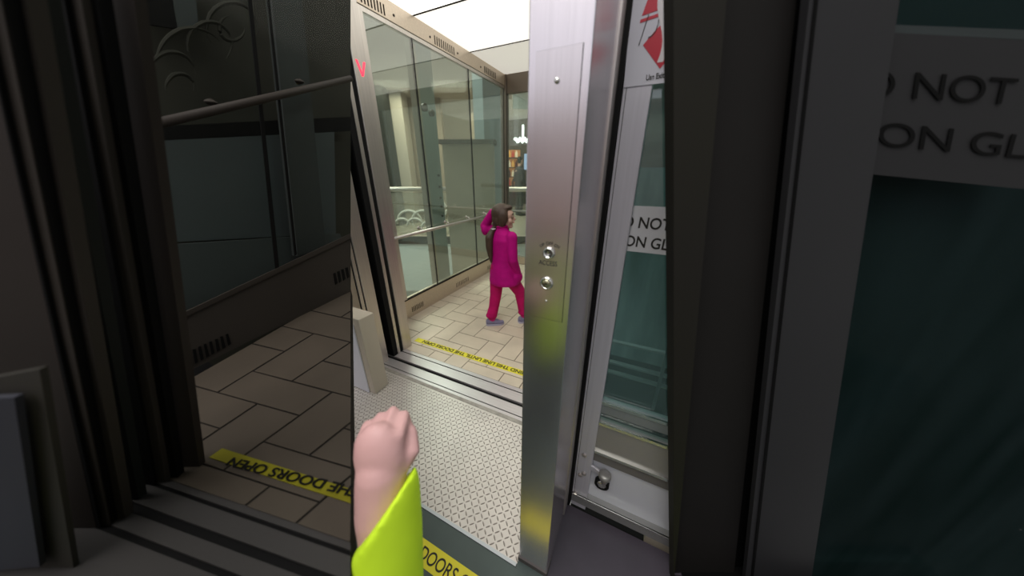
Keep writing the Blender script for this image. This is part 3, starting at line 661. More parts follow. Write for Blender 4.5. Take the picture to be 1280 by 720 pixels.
hr = organic('hair', bm, dark_hair, girl, 0.0055, 4); hr['label'] = 'dark brown hair gathered into a long low ponytail'
bm = NB(); tube(bm, [tie + V(0.017 * math.cos(t), 0.017 * math.sin(t), 0) for t in [2 * PI * k / 16 for k in range(17)]], 0.006, 8)
ht = obj('hair_tie', bm, mat('white_tie', (0.8, 0.78, 0.8), 0.5), girl, True)

# ---------------- the man in the gallery
man = thing('person', 'distant man in dark suit standing at the gallery shop, seen through the rear glass', 'person', G(0.25, 10.3, 0), YAW + math.radians(-60)); man.scale = (1.06,) * 3
suit = mat('charcoal_suit', (0.040, 0.042, 0.050), 0.7); m_hair = mat('black_hair', (0.015, 0.013, 0.012), 0.5)
bm = NB(); MM = head_parts(bm, V(0, 0.03, 1.70), 0.2, 1.0)
cap(bm, V(0, 0, 0.98), V(0, 0, 1.36), 0.13, 0.14); cap(bm, V(0, 0, 1.40), V(0, 0.02, 1.60), 0.07, 0.052)
for s in (-1, 1):
    cap(bm, V(s * 0.09, 0, 0.95), V(s * 0.10, 0.02, 0.50), 0.085, 0.058); cap(bm, V(s * 0.10, 0.02, 0.50), V(s * 0.11, -0.01, 0.08), 0.058, 0.04)
    cap(bm, V(s * 0.11, -0.02, 0.05), V(s * 0.12, 0.16, 0.035), 0.038, 0.03)
    cap(bm, V(s * 0.19, 0, 1.42), V(s * 0.25, -0.02, 1.13), 0.05, 0.04); cap(bm, V(s * 0.25, -0.02, 1.13), V(s * 0.22, 0.16, 0.98), 0.04, 0.028)
    hand(bm, V(s * 0.22, 0.16, 0.98), V(-s * 0.1, 0.7, -0.5), V(s, 0.2, 0), s, 0.95)
organic('body', bm, skin, man, 0.008, 4); face(MM, 1.0, man, m_hair)
bm = NB(); loft(bm, [(V(0, 0.01, 1.54), V(0.07, 0, 0), V(0, 0.065, 0)), (V(0, 0, 1.46), V(0.19, 0, 0), V(0, 0.11, 0)), (V(0, 0, 1.36), V(0.21, 0, 0), V(0, 0.14, 0)), (V(0, 0, 1.1), V(0.175, 0, 0), V(0, 0.135, 0)), (V(0, 0, 0.86), V(0.20, 0, 0), V(0, 0.15, 0))], 24)
for s in (-1, 1): cap(bm, V(s * 0.19, 0, 1.42), V(s * 0.25, -0.02, 1.13), 0.068, 0.058); cap(bm, V(s * 0.25, -0.02, 1.13), V(s * 0.225, 0.13, 1.0), 0.058, 0.046)
organic('jacket', bm, suit, man, 0.010, 4)
bm = NB(); cap(bm, V(-0.05, 0, 0.94), V(0.05, 0, 0.94), 0.125, 0.125)
for s in (-1, 1): cap(bm, V(s * 0.09, 0, 0.93), V(s * 0.10, 0.02, 0.50), 0.105, 0.080); cap(bm, V(s * 0.10, 0.02, 0.50), V(s * 0.11, -0.01, 0.10), 0.080, 0.068)
organic('trousers', bm, suit, man, 0.010, 4)
for s in (-1, 1):
    bm = NB(); cap(bm, V(s * 0.11, -0.02, 0.052), V(s * 0.12, 0.17, 0.042), 0.050, 0.040); organic('shoe', bm, m_hair, man, 0.008, 3)
bm = NB(); R3 = MM.to_3x3().normalized(); ell(bm, MM @ V(0, -0.022, 0.040), (0.083, 0.094, 0.084), R3); ell(bm, MM @ V(0, -0.05, -0.02), (0.074, 0.055, 0.06), R3)
organic('hair', bm, m_hair, man, 0.008, 3)

# ---------------- the person in neon yellow reaching in at the bottom left
LOCAL = False
neon = mat('neon_yellow_fabric', (0.60, 0.86, 0.03), 0.6, spec=0.3, var=0.10, scale=6, bump=0.15, emit=(0.55, 0.9, 0.02), estr=0.06)
c_, s_ = math.cos(PITCH), math.sin(PITCH)
def P(px, py, z):      # a point of this arm, placed from image pixels at a camera depth
    x = (px - 640) * z / F_PX; u = (360 - py) * z / F_PX; F = z * c_ + u * s_
    return RT * x + FW * F + Vector((0, 0, H - z * s_ + u * c_))
hand_skin = mat('flushed_skin', (0.58, 0.335, 0.325), 0.55, var=0.06, scale=10)
np_ = thing('person', 'blurred arm with closed pinkish hand and neon yellow sleeve at the bottom edge', 'person', (-0.43, -0.22, 0))
wr, kn = P(484, 640, 0.470), P(474, 530, 0.455)
sh, el = V(-0.335, -0.17, 1.0), V(-0.296, 0.045, 0.74)
fwd = -(FW * c_ - Vector((0, 0, 1)) * s_)        # towards the viewer
bm = NB()
cap(bm, P(486, 760, 0.485), P(477, 640, 0.468), 0.030, 0.041); cap(bm, P(477, 640, 0.468), P(477, 590, 0.462), 0.041, 0.040)
hand(bm, P(480, 606, 0.465), (kn - wr), fwd * 0.9 + RT * 0.1, 1, 1.0, (70, 85, 50), 0.0, 75)
ell(bm, P(476, 572, 0.460), (0.043, 0.062, 0.030), Matrix((RT, (kn - wr).normalized(), fwd)).transposed())
cap(bm, sh, el, 0.046, 0.040)
B = V(-0.43, -0.22, 0)
cap(bm, B + V(0, 0, 0.64), B + V(0, 0, 0.92), 0.105, 0.11); cap(bm, B + V(0, 0, 0.96), B + V(0, 0.01, 1.10), 0.06, 0.042)
NM = head_parts(bm, B + V(0, 0.02, 1.20), -0.3, 0.98)
cap(bm, B + V(-0.13, 0, 0.98), B + V(-0.17, -0.02, 0.76), 0.044, 0.036); cap(bm, B + V(-0.17, -0.02, 0.76), B + V(-0.16, 0.06, 0.58), 0.036, 0.024)
hand(bm, B + V(-0.16, 0.06, 0.58), V(0, 0.3, -1), V(-1, 0, 0), -1, 0.75)
for s in (-1, 1):
    cap(bm, B + V(s * 0.07, 0, 0.62), B + V(s * 0.075, 0.01, 0.34), 0.07, 0.05); cap(bm, B + V(s * 0.075, 0.01, 0.34), B + V(s * 0.08, -0.01, 0.07), 0.05, 0.034)
    cap(bm, B + V(s * 0.08, -0.02, 0.035), B + V(s * 0.085, 0.10, 0.03), 0.032, 0.026)
organic('body', bm, hand_skin, np_, 0.0045, 5)
face(NM, 0.98, np_, dark_hair)
bm = NB()
vd = fwd * 0.056
rings = []
for l_, r_, z in (((447, 684), (517, 588), 0.458), ((445, 716), (522, 604), 0.464), ((447, 762), (526, 656), 0.474), ((449, 815), (528, 740), 0.488)):
    a_, b_ = P(*l_, z), P(*r_, z); rings.append(((a_ + b_) / 2, (b_ - a_) / 2, vd))
loft(bm, rings, 24)

organic('sleeve', bm, neon, np_, 0.006, 4); bm = NB(); cap(bm, el, sh, 0.060, 0.068); cap(bm, P(485, 790, 0.484), el, 0.050, 0.058)
loft(bm, [(B + V(0, 0.005, 1.06), V(0.06, 0, 0), V(0, 0.055, 0)), (B + V(0, 0, 1.02), V(0.14, 0, 0), V(0, 0.085, 0)), (B + V(0, 0, 0.95), V(0.165, 0, 0), V(0, 0.105, 0)), (B + V(0, 0, 0.75), V(0.165, 0, 0), V(0, 0.115, 0)), (B + V(0, 0, 0.50), V(0.18, 0, 0), V(0, 0.13, 0))], 24)
cap(bm, B + V(-0.13, 0, 0.98), B + V(-0.17, -0.02, 0.76), 0.062, 0.052); cap(bm, B + V(-0.17, -0.02, 0.76), B + V(-0.16, 0.045, 0.62), 0.052, 0.040)
organic('jacket', bm, mat('olive_reflection_fabric', (0.36, 0.42, 0.14), 0.7), np_, 0.006, 4)  # unseen jacket, colour and bulk made up for its reflection in the post
bm = NB(); cap(bm, B + V(-0.03, 0, 0.60), B + V(0.03, 0, 0.60), 0.11, 0.11)
for s in (-1, 1): cap(bm, B + V(s * 0.07, 0, 0.60), B + V(s * 0.075, 0.01, 0.34), 0.085, 0.065); cap(bm, B + V(s * 0.075, 0.01, 0.34), B + V(s * 0.08, -0.01, 0.10), 0.065, 0.056)
organic('trousers', bm, suit, np_, 0.008, 4)
for s in (-1, 1):
    bm = NB(); cap(bm, B + V(s * 0.08, -0.02, 0.046), B + V(s * 0.085, 0.11, 0.038), 0.044, 0.036); organic('shoe', bm, m_hair, np_, 0.006, 3)
bm = NB(); R3 = NM.to_3x3().normalized(); ell(bm, NM @ V(0, -0.022, 0.040), (0.081, 0.092, 0.084), R3); ell(bm, NM @ V(0, -0.05, -0.02), (0.072, 0.055, 0.06), R3)
organic('hair', bm, dark_hair, np_, 0.006, 3)
# ================================================================== MADE-UP ENLARGED COPIES OF LIFT (LEFT) AND DOOR (RIGHT), DARKENED IN COLOUR
# corner points, in metres, cast from image pixels: slanting darkened frames, panels and tiles
DARK = {"tiles":[[[-1.045,-0.033],[-0.931,-0.008],[-0.94,0.029],[-1.058,0.004]],[[-0.562,0.073],[-0.457,0.096],[-0.454,0.132],[-0.562,0.109]],[[-0.798,0.021],[-0.568,0.072],[-0.567,0.108],[-0.804,0.058]],[[-0.925,-0.006],[-0.804,0.02],[-0.821,0.127],[-0.952,0.101]],[[-0.452,0.097],[-0.351,0.119],[-0.351,0.121],[-0.443,0.188]],[[-1.059,0.007],[-0.942,0.032],[-0.959,0.1],[-1.083,0.075]],[[-0.681,0.087],[-0.454,0.135],[-0.448,0.192],[-0.458,0.199],[-0.685,0.154]],[[-0.804,0.061],[-0.686,0.086],[-0.696,0.23],[-0.827,0.206]],[[-1.085,0.079],[-0.822,0.13],[-0.834,0.205],[-1.111,0.154]],[[-0.56,0.182],[-0.462,0.202],[-0.541,0.258],[-0.559,0.255]],[[-0.685,0.157],[-0.566,0.181],[-0.565,0.275],[-0.636,0.327],[-0.695,0.317]],[[-0.973,0.183],[-0.696,0.234],[-0.702,0.315],[-0.995,0.267]],[[-1.113,0.158],[-0.98,0.182],[-1.027,0.364],[-1.175,0.341]],[[-0.559,0.259],[-0.546,0.261],[-0.559,0.271]],[[-0.841,0.297],[-0.641,0.33],[-0.746,0.406],[-0.856,0.389]],[[-0.994,0.271],[-0.848,0.296],[-0.879,0.497],[-1.047,0.476]],[[-1.178,0.347],[-1.028,0.369],[-1.055,0.474],[-1.216,0.455]],[[-0.856,0.395],[-0.752,0.41],[-0.872,0.496]],[[-1.218,0.46],[-0.882,0.503],[-1.027,0.607],[-1.259,0.583]],[[-1.08,0.609],[-1.036,0.614],[-1.092,0.654]],[[-1.262,0.59],[-1.088,0.608],[-1.102,0.661],[-1.349,0.839]]],"grout":[[-1.049,-0.033,0.85],[-0.35,0.12,0.85],[-1.354,0.842,0.85]],"sill":[[[-1.115,-0.059,0.85],[-0.339,0.113,0.85],[-0.35,0.12,0.85],[-1.119,-0.048,0.85]],[[-1.101,-0.092,0.85],[-0.306,0.089,0.85],[-0.333,0.108,0.85],[-1.112,-0.064,0.85]],[[-1.088,-0.125,0.85],[-0.28,0.063,0.85],[-0.274,0.066,0.85],[-0.293,0.08,0.85],[-1.096,-0.105,0.85]]],"sill_dark":[[-1.022,-0.147,0.846],[-0.414,-0.001,0.846],[-0.276,0.066,0.846],[-0.353,0.122,0.846],[-1.214,-0.066,0.846],[-1.179,-0.139,0.846]],"plate":[[-0.312,0.048,0.848],[-1.119,-0.142,0.848],[-0.738,-0.161,0.848]],"tape":[[-0.744,0.085,0.854],[-0.399,0.157,0.854],[-0.422,0.173,0.854],[-0.746,0.107,0.854]],"strips":{"front_wall":[[-0.541,0.047,1.549],[-0.48,0.077,1.549],[-0.75,-0.055,0.85],[-0.968,-0.162,0.85]],"groove1":[[-0.48,0.077,1.549],[-0.479,0.078,1.549],[-0.744,-0.052,0.85],[-0.751,-0.055,0.85]],"jamb_a":[[-0.486,0.079,1.551],[-0.472,0.086,1.551],[-0.736,-0.044,0.849],[-0.753,-0.052,0.849]],"groove2":[[-0.474,0.086,1.552],[-0.471,0.088,1.552],[-0.736,-0.042,0.85],[-0.744,-0.046,0.85]],"jamb_b":[[-0.485,0.091,1.557],[-0.47,0.098,1.557],[-0.728,-0.029,0.85],[-0.75,-0.04,0.85]],"leaf":[[-0.517,0.107,1.572],[-0.505,0.114,1.572],[-0.753,-0.008,0.85],[-0.775,-0.019,0.85]],"rubber_a":[[-0.547,0.123,1.587],[-0.528,0.132,1.587],[-0.767,0.015,0.85],[-0.8,-0.001,0.85]],"edge":[[-0.536,0.134,1.589],[-0.521,0.141,1.589],[-0.754,0.026,0.85],[-0.777,0.015,0.85]],"rubber_b":[[-0.533,0.143,1.593],[-0.517,0.151,1.593],[-0.746,0.039,0.849],[-0.771,0.026,0.849]],"post":[[-0.548,0.159,1.604],[-0.513,0.176,1.604],[-0.737,0.067,0.85],[-0.78,0.045,0.85]]},"wall":{"kick":[[-1.174,0.201,1.011],[-1.312,0.876,1.113],[-1.297,0.804,0.853],[-1.165,0.159,0.851]],"glass":[[-1.212,0.39,1.87],[-1.379,1.207,2.299],[-1.312,0.878,1.12],[-1.179,0.224,1.014]],"ledge":[[-1.171,0.209,1.023],[-1.308,0.877,1.129],[-1.306,0.871,1.106],[-1.171,0.207,1.009]],"rail":[[-1.166,0.313,1.509],[-1.314,1.04,1.794]],"joint1":[[-1.275,0.707,2.036],[-1.277,0.719,2.042],[-1.236,0.515,1.06],[-1.233,0.5,1.055]],"joint2":[[-1.296,0.777,2.074],[-1.297,0.786,2.079],[-1.259,0.599,1.099],[-1.257,0.589,1.095]],"bluecol":[[-1.353,0.828,2.112],[-1.379,0.959,2.181],[-1.339,0.761,1.08],[-1.311,0.625,1.079]],"band":[[-1.353,0.378,1.528],[-1.511,1.153,1.677],[-1.507,1.134,1.608],[-1.351,0.368,1.489]],"pale":[[-1.351,0.368,1.489],[-1.485,1.026,1.591],[-1.459,0.898,1.112],[-1.337,0.298,1.202]],"lowpale":[[-1.293,0.286,1.202],[-1.417,0.893,1.116],[-1.422,0.917,0.956],[-1.279,0.216,0.983]],"back":[[-1.43,0.457,1.984],[-1.631,1.442,2.53],[-1.498,0.792,0.198],[-1.349,0.057,0.834]],"darkbox":[[-1.387,0.494,1.96],[-1.4,0.56,1.995],[-1.393,0.527,1.808],[-1.378,0.451,1.791]],"creampost":[[-1.403,0.575,2.003],[-1.416,0.636,2.035],[-1.405,0.585,1.834],[-1.392,0.521,1.806]],"bolts":[[-1.338,0.804,1.938],[-1.334,0.786,1.757],[-1.297,0.607,1.152]],"brackets":[[-1.219,0.474,1.593],[-1.283,0.785,1.721]],"swirl":[[[-1.317,0.402,1.659],[-1.318,0.408,1.672],[-1.32,0.417,1.685],[-1.322,0.427,1.696],[-1.324,0.438,1.707],[-1.327,0.45,1.716],[-1.329,0.462,1.723],[-1.332,0.474,1.727],[-1.334,0.485,1.729],[-1.336,0.495,1.728],[-1.338,0.504,1.725],[-1.339,0.51,1.718],[-1.34,0.513,1.709],[-1.34,0.514,1.698],[-1.339,0.512,1.685]],[[-1.322,0.427,1.69],[-1.323,0.434,1.706],[-1.325,0.444,1.722],[-1.328,0.455,1.738],[-1.33,0.468,1.754],[-1.333,0.482,1.768],[-1.336,0.497,1.781],[-1.34,0.513,1.793],[-1.343,0.53,1.802],[-1.346,0.546,1.809],[-1.35,0.562,1.813],[-1.353,0.577,1.814],[-1.355,0.591,1.812],[-1.358,0.602,1.807],[-1.359,0.61,1.799]],[[-1.34,0.516,1.728],[-1.34,0.513,1.742],[-1.34,0.517,1.76],[-1.342,0.526,1.78],[-1.345,0.54,1.801],[-1.349,0.559,1.819],[-1.353,0.58,1.835],[-1.357,0.601,1.845],[-1.361,0.62,1.849],[-1.365,0.636,1.846],[-1.367,0.646,1.836],[-1.367,0.648,1.819],[-1.366,0.644,1.799],[-1.364,0.631,1.776],[-1.36,0.614,1.754]],[[-1.354,0.584,1.785],[-1.353,0.579,1.8],[-1.354,0.582,1.819],[-1.355,0.591,1.84],[-1.358,0.605,1.863],[-1.362,0.624,1.885],[-1.367,0.647,1.905],[-1.372,0.672,1.921],[-1.377,0.696,1.932],[-1.381,0.719,1.936],[-1.385,0.737,1.933],[-1.388,0.749,1.922],[-1.389,0.754,1.905],[-1.388,0.75,1.883],[-1.385,0.737,1.858]],[[-1.379,0.704,1.868],[-1.377,0.698,1.854],[-1.375,0.688,1.841],[-1.373,0.675,1.829],[-1.37,0.661,1.819],[-1.367,0.647,1.813],[-1.364,0.635,1.811],[-1.363,0.626,1.813],[-1.361,0.62,1.819],[-1.361,0.619,1.828],[-1.362,0.622,1.839],[-1.363,0.628,1.852],[-1.365,0.638,1.865],[-1.368,0.651,1.876],[-1.37,0.664,1.885]],[[-1.321,0.424,1.623],[-1.322,0.427,1.633],[-1.323,0.432,1.642],[-1.324,0.439,1.651],[-1.326,0.447,1.66],[-1.328,0.455,1.667],[-1.33,0.464,1.672],[-1.331,0.473,1.675],[-1.333,0.481,1.676],[-1.335,0.488,1.675],[-1.336,0.494,1.67],[-1.336,0.497,1.664],[-1.336,0.497,1.656],[-1.336,0.495,1.646],[-1.335,0.491,1.636]]],"vents":[[[-1.171,0.2,0.91],[-1.172,0.205,0.909],[-1.17,0.197,0.866],[-1.169,0.19,0.865]],[[-1.173,0.212,0.91],[-1.174,0.218,0.909],[-1.173,0.21,0.867],[-1.171,0.203,0.866]],[[-1.176,0.225,0.91],[-1.177,0.231,0.91],[-1.175,0.224,0.868],[-1.174,0.217,0.867]],[[-1.179,0.239,0.911],[-1.18,0.244,0.91],[-1.178,0.238,0.869],[-1.177,0.231,0.868]],[[-1.181,0.252,0.911],[-1.183,0.258,0.91],[-1.181,0.252,0.87],[-1.18,0.245,0.869]],[[-1.184,0.267,0.911],[-1.185,0.273,0.91],[-1.184,0.267,0.871],[-1.183,0.259,0.87]],[[-1.187,0.281,0.912],[-1.188,0.287,0.911],[-1.187,0.282,0.872],[-1.186,0.274,0.871]],[[-1.19,0.296,0.912],[-1.192,0.302,0.911],[-1.191,0.298,0.874],[-1.189,0.29,0.873]],[[-1.279,0.733,0.972],[-1.282,0.744,0.972],[-1.281,0.741,0.921],[-1.278,0.728,0.918]],[[-1.284,0.755,0.973],[-1.286,0.767,0.973],[-1.286,0.764,0.923],[-1.283,0.752,0.919]],[[-1.289,0.779,0.975],[-1.291,0.791,0.975],[-1.291,0.789,0.925],[-1.288,0.776,0.921]],[[-1.294,0.803,0.976],[-1.296,0.816,0.976],[-1.296,0.814,0.927],[-1.293,0.801,0.923]]]},"n":[-0.98,-0.2],"whitebox":[[-0.606,-0.041,1.2],[-0.531,-0.004,1.217],[-0.698,-0.086,0.845],[-0.857,-0.164,0.822]],"whitebox_inner":[[-0.594,-0.047,1.187],[-0.55,-0.025,1.19],[-0.706,-0.102,0.877],[-0.811,-0.153,0.86]],"tape_txt":[[-0.694,0.107,0.856],[-0.422,0.177,0.856],[-0.585,0.131,0.856],[-0.562,0.113,0.856]],"right":{"col":[[-0.048,0.578,1.755],[0.027,0.615,1.755],[0.299,0.748,-0.003],[0.298,0.748,-0.003]],"colside":[[0.026,0.648,1.775],[0.118,0.693,1.775],[0.522,0.891,-0.081],[0.307,0.785,-0.081]],"gap":[[0.115,0.708,1.785],[0.146,0.723,1.785],[0.602,0.947,-0.12],[0.515,0.904,-0.12]],"frame":[[0.127,0.664,1.755],[0.239,0.719,1.755],[0.753,0.971,-0.003],[0.534,0.864,-0.003]],"groove":[[0.133,0.665,1.754],[0.137,0.666,1.754],[0.559,0.873,0.002],[0.551,0.869,0.002]],"pane":[[0.236,0.734,1.765],[0.421,0.825,1.765],[1.638,1.422,-0.042],[0.747,0.985,-0.042]],"back":[[0.135,0.746,1.801],[0.537,0.943,1.801],[2.01,1.665,-0.185],[0.507,0.928,-0.185]],"sign":[[0.282,0.753,1.603],[0.489,0.855,1.593],[0.628,0.923,1.372],[0.335,0.779,1.4]],"signtop":[[0.278,0.752,1.613],[0.482,0.852,1.606],[0.489,0.856,1.594],[0.282,0.754,1.603]],"txt1":[[0.35,0.784,1.516],[0.511,0.863,1.507],[0.337,0.778,1.556]],"txt2":[[0.335,0.777,1.446],[0.58,0.897,1.425],[0.321,0.77,1.489]],"dot":[1.262,1.232,0.314]}}
ST = DARK['strips']; WA = DARK['wall']; RG = DARK['right']
AW = Vector((DARK['n'][0], DARK['n'][1], 0))
LZ = DARK['grout'][0][2]  # left copy scaled about the camera: brought near, floor raised, covering the jambs
def sl(name, poly, vec, m, parent=None): return obj(name, slab(NB(), poly, vec), m, parent)
bay_steel = mat('darkened_steel', (0.0205, 0.0165, 0.0140), 0.6, spec=0.15, var=0.08, scale=4)  # all bay colours set dark to stand in for a dimmed view
bay_steel2 = mat('darkened_steel_pale', (0.0300, 0.0255, 0.0215), 0.6, spec=0.15, var=0.08, scale=4)
bay_tile = mat('darkened_tile', (0.046, 0.037, 0.028), 0.6, spec=0.15, var=0.10, scale=6)
bay_grout = mat('darkened_grout', (0.007, 0.006, 0.005), 0.8, spec=0.1)
bay_pale = mat('darkened_pale_panel', (0.036, 0.044, 0.044), 0.6, spec=0.15)
bay_low = mat('darkened_low_panel', (0.031, 0.037, 0.036), 0.6, spec=0.15)
bay_back = mat('darkened_back_wall', (0.0235, 0.0235, 0.0185), 0.7, spec=0.1, var=0.18, scale=3)
bay_blue = mat('darkened_column', (0.0225, 0.0255, 0.0245), 0.6, spec=0.15)
bay_black = mat('darkened_black', (0.0025, 0.0025, 0.0025), 0.7, spec=0.1)
bay_green = mat('darkened_green', (0.0115, 0.0130, 0.0120), 0.6, spec=0.1)
bay_rail = mat('darkened_rail', (0.030, 0.025, 0.021), 0.6, spec=0.12)
bay_glass = glass('clear_bay_glass', (0.97, 0.98, 0.97), 0.006, 0.1)  # nearly clear; the darkness is in the colours behind it
bay_tape = mat('darkened_yellow_tape', (0.130, 0.118, 0.004), 0.6, spec=0.15, var=0.12, scale=12)
bay_sill = mat('darkened_sill', (0.028, 0.026, 0.025), 0.6, spec=0.2)
bay_white = mat('darkened_white', (0.031, 0.032, 0.041), 0.6, spec=0.15)
bay_cream = mat('darkened_cream', (0.029, 0.027, 0.023), 0.6, spec=0.15)
# floor
bf = struct(sl('floor', DARK['grout'], (0, 0, -0.05), bay_grout), 'tiled floor of the darkened lift copy at left')
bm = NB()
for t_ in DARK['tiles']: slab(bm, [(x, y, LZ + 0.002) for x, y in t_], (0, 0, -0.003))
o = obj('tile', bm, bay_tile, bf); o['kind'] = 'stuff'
bs = struct(sl('trim_9', DARK['sill_dark'], (0, 0, -0.05), bay_black), 'door sill of the darkened lift copy')
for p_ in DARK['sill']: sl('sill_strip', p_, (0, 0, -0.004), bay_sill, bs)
struct(sl('floor', DARK['plate'], (0, 0, -0.04), bay_sill), 'darkened plate in front of the lift copy')
struct(obj('floor_support', box(-1.30, -1.02, -0.10, 0.25, 0, LZ - 0.05), bay_black), 'dark plinth carrying the left lift copy')
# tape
t = thing('safety_tape', 'darkened yellow tape with upside-down black writing on the copied tiled floor at left', 'floor tape', Vector(DARK['tape'][0]))
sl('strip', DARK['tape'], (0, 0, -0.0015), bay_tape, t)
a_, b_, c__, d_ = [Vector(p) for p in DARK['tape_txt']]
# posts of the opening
dp = struct(thing('door_4', 'slanting door posts of the darkened lift copy', 'door', Vector(ST['post'][3]))); del dp['category']
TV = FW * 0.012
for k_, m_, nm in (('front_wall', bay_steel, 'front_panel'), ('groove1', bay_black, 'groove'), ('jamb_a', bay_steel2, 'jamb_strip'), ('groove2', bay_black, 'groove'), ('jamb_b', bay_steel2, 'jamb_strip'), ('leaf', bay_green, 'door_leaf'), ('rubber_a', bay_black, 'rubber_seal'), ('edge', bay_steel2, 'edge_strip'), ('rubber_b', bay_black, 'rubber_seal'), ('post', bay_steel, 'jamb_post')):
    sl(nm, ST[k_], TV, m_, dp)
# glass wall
bw = struct(thing('wall_side', 'glass side wall of the darkened lift copy', 'wall', Vector(WA['kick'][3]))); del bw['category']
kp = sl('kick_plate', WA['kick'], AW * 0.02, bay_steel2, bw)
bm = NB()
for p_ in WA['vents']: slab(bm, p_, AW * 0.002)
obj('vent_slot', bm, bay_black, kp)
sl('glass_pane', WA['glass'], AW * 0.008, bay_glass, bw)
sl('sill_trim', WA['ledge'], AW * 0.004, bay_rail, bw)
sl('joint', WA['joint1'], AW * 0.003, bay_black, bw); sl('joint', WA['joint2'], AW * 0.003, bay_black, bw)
t = thing('handrail', 'darkened slender handrail across the copied glass wall at left', 'handrail', Vector(WA['rail'][0]))
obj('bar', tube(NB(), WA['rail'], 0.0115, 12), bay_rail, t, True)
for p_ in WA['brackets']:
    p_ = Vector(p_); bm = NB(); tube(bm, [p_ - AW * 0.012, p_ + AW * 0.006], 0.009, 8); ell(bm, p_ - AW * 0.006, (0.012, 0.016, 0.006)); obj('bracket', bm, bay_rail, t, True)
struct(sl('column_3', WA['bluecol'], AW * 0.03, bay_blue), 'darkened bluish column behind the copied glass')
struct(sl('wall_dark', WA['back'], AW * 0.02, bay_back), 'darkened wall behind the glass of the left copy')
struct(sl('trim_10', WA['band'], AW * 0.01, bay_black), 'black band across the wall behind the copied glass')
struct(sl('trim_11', WA['pale'], AW * 0.01, bay_pale), 'darkened pale panel behind the copied glass')
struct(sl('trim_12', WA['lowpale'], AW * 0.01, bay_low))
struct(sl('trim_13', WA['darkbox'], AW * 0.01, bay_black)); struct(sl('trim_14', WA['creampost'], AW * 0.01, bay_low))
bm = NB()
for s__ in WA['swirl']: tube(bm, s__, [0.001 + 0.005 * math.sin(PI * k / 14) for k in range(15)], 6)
t = tag(obj('etched_swirl', bm, mat('darkened_etch', (0.0205, 0.0205, 0.0165), 0.8, spec=0.05)), 'faint etched swirl pattern behind the copied glass wall', 'etching')
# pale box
t = thing('equipment_cover', 'darkened white cover box at the far left edge of the lift copy', 'box', Vector(DARK['whitebox'][3]))
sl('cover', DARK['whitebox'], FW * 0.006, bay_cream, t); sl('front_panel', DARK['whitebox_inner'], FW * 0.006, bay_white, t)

# ---- darkened glass door copy at right, dimness put into its colours
d_col = mat('darkened_post', (0.0150, 0.0135, 0.0120), 0.55, spec=0.15, col2=(0.0170, 0.0175, 0.0080), scale=1.2)  # steel post darkened, its green reflection put into the second colour
d_side = mat('darkened_post_side', (0.0125, 0.0115, 0.0105), 0.55, spec=0.15, var=0.10, scale=3)
d_frame = mat('darkened_frame', (0.0235, 0.0235, 0.0250), 0.5, spec=0.2, var=0.05, scale=4)
d_back = mat('darkened_teal_backing', (0.0060, 0.0125, 0.0115), 0.8, spec=0.0, col2=(0.0170, 0.0250, 0.0265), scale=3.0, stretch=(2.6, 2.6, 0.5))
d_paper = mat('darkened_white_sign', (0.0265, 0.0265, 0.0275), 0.6, spec=0.1)
dd = struct(thing('door_5', 'darkened copy of the glass door with slanting frame at right', 'door', Vector(RG['frame'][3]))); del dd['category']
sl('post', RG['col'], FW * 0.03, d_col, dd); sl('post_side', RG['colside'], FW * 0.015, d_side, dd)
obj('dark_floor_strip', bx(box(0.59, 1.6, 0.46, 0.56, 0.0, 0.004, GM), 0.64, 1.02, 0.56, 0.64, 0.0, 0.004, GM), bay_black, dd)  # dark strip added to cover the lighter floor at the door foot
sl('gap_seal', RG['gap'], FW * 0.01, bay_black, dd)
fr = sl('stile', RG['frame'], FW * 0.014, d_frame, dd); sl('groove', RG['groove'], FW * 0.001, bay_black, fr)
sl('glass_pane', RG['pane'], FW * 0.006, glass('clear_door_glass', (0.95, 1.0, 0.99), 0.002, 0.1), dd)
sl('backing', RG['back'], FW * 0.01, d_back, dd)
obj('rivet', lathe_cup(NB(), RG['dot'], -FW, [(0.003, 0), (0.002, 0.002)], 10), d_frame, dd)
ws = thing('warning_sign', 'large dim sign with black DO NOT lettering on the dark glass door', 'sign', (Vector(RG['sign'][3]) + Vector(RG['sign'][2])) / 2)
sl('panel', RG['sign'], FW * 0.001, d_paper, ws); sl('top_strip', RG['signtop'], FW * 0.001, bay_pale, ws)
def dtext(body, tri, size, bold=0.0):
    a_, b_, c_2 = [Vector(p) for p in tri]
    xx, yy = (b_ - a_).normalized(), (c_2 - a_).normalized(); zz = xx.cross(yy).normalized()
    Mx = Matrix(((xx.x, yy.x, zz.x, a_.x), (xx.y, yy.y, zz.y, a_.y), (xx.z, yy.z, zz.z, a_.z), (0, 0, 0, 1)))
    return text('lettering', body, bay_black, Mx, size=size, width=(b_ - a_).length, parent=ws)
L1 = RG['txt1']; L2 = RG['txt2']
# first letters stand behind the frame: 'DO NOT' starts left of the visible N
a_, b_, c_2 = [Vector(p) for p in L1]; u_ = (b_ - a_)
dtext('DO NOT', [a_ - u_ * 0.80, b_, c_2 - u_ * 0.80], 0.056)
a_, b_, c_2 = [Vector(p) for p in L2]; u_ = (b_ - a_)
dtext('ON GLASS', [a_, a_ + u_ * 1.52, c_2], 0.056)
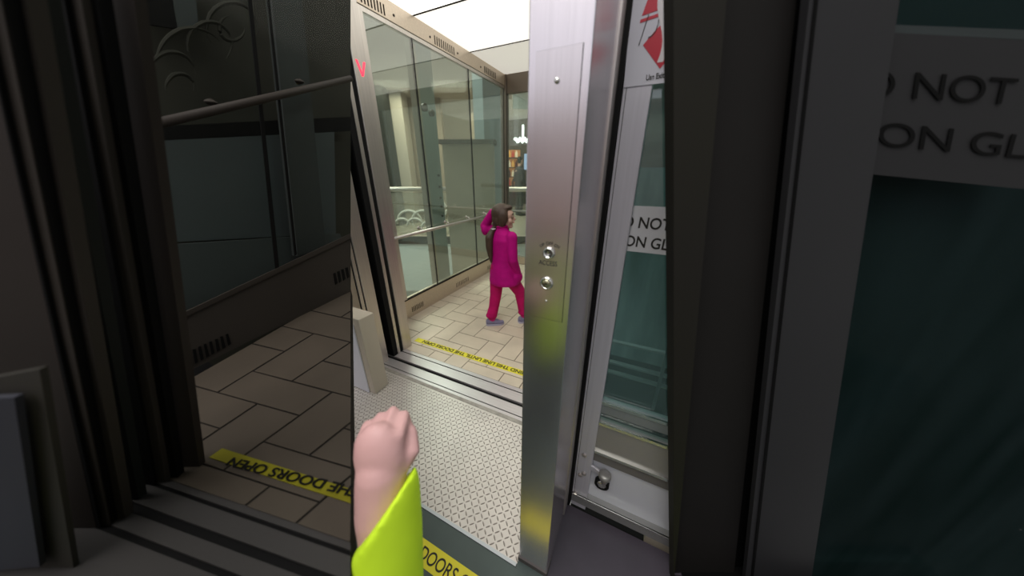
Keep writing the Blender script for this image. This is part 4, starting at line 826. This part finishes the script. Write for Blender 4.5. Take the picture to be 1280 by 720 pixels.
# writing on the darkened tape
a_, b_, up0, up1 = [Vector(p) for p in DARK['tape_txt']]
text('lettering', 'THE DOORS OPEN', bay_black, frame_M(a_ + Vector((0, 0, 0.0005)), a_ - b_, up1 - up0), size=0.024, width=(b_ - a_).length * 1.09, parent=[o for o in COL.objects if o.name.startswith('safety_tape')][-1], align='RIGHT', bold=0.0004)
# ================================================================== LIGHT
def area(name, loc, size, power, col=(1, 1, 1), rot=(0, 0, 0), sy=None):
    l = bpy.data.lights.new(name, 'AREA'); l.energy = power; l.size = size; l.color = col
    if sy: l.shape = 'RECTANGLE'; l.size_y = sy
    o = bpy.data.objects.new(name, l); COL.objects.link(o); o.location = loc; o.rotation_euler = rot; return o
area('landing_light', (-0.6, -0.9, 3.6), 2.2, 92, (1.0, 0.96, 0.93))
area('mall_light', G(-2.2, 7.9, 3.3), 3.0, 110, (1.0, 0.92, 0.78), (0, 0, YAW), 1.0)
area('mall_light', G(-1.0, 11, 5.5), 5.0, 500, (1.0, 0.93, 0.82), (0, 0, YAW), 3.0)
area('atrium_light', G(-2.5, 5.2, 4.2), 2.0, 250, (0.95, 1.0, 0.97), (0, 0, YAW), 1.5)
area('hoistway_light', (0.4, 1.0, 2.9), 0.25, 9, (0.85, 1.0, 0.97), (0, 0, 0), 0.12)
# landing room behind the viewer
struct(obj('wall_landing', box(-6, 6, -4.3, -4.2, 0, 2.55), mat('landing_wall', (0.46, 0.36, 0.36), 0.6)))
struct(obj('wall_landing', box(-6, 6, -4.3, -4.2, 2.55, 5.0), mat('landing_soffit_glow', (0.80, 0.79, 0.88), 0.6, emit=(0.88, 0.88, 1.0), estr=0.70)))  # unseen glowing band added for the bright reflection high on the post
w = bpy.data.worlds.new('mall_air'); SC.world = w; w.use_nodes = True
w.node_tree.nodes['Background'].inputs[0].default_value = (0.93, 0.93, 0.90, 1); w.node_tree.nodes['Background'].inputs[1].default_value = 0.42
SC.view_settings.view_transform = 'Standard'; SC.view_settings.look = 'None'; SC.view_settings.exposure = 0; SC.view_settings.gamma = 1
try:
    SC.cycles.use_denoising = True; SC.cycles.max_bounces = 10; SC.cycles.transparent_max_bounces = 16; SC.cycles.caustics_reflective = False
except Exception: pass
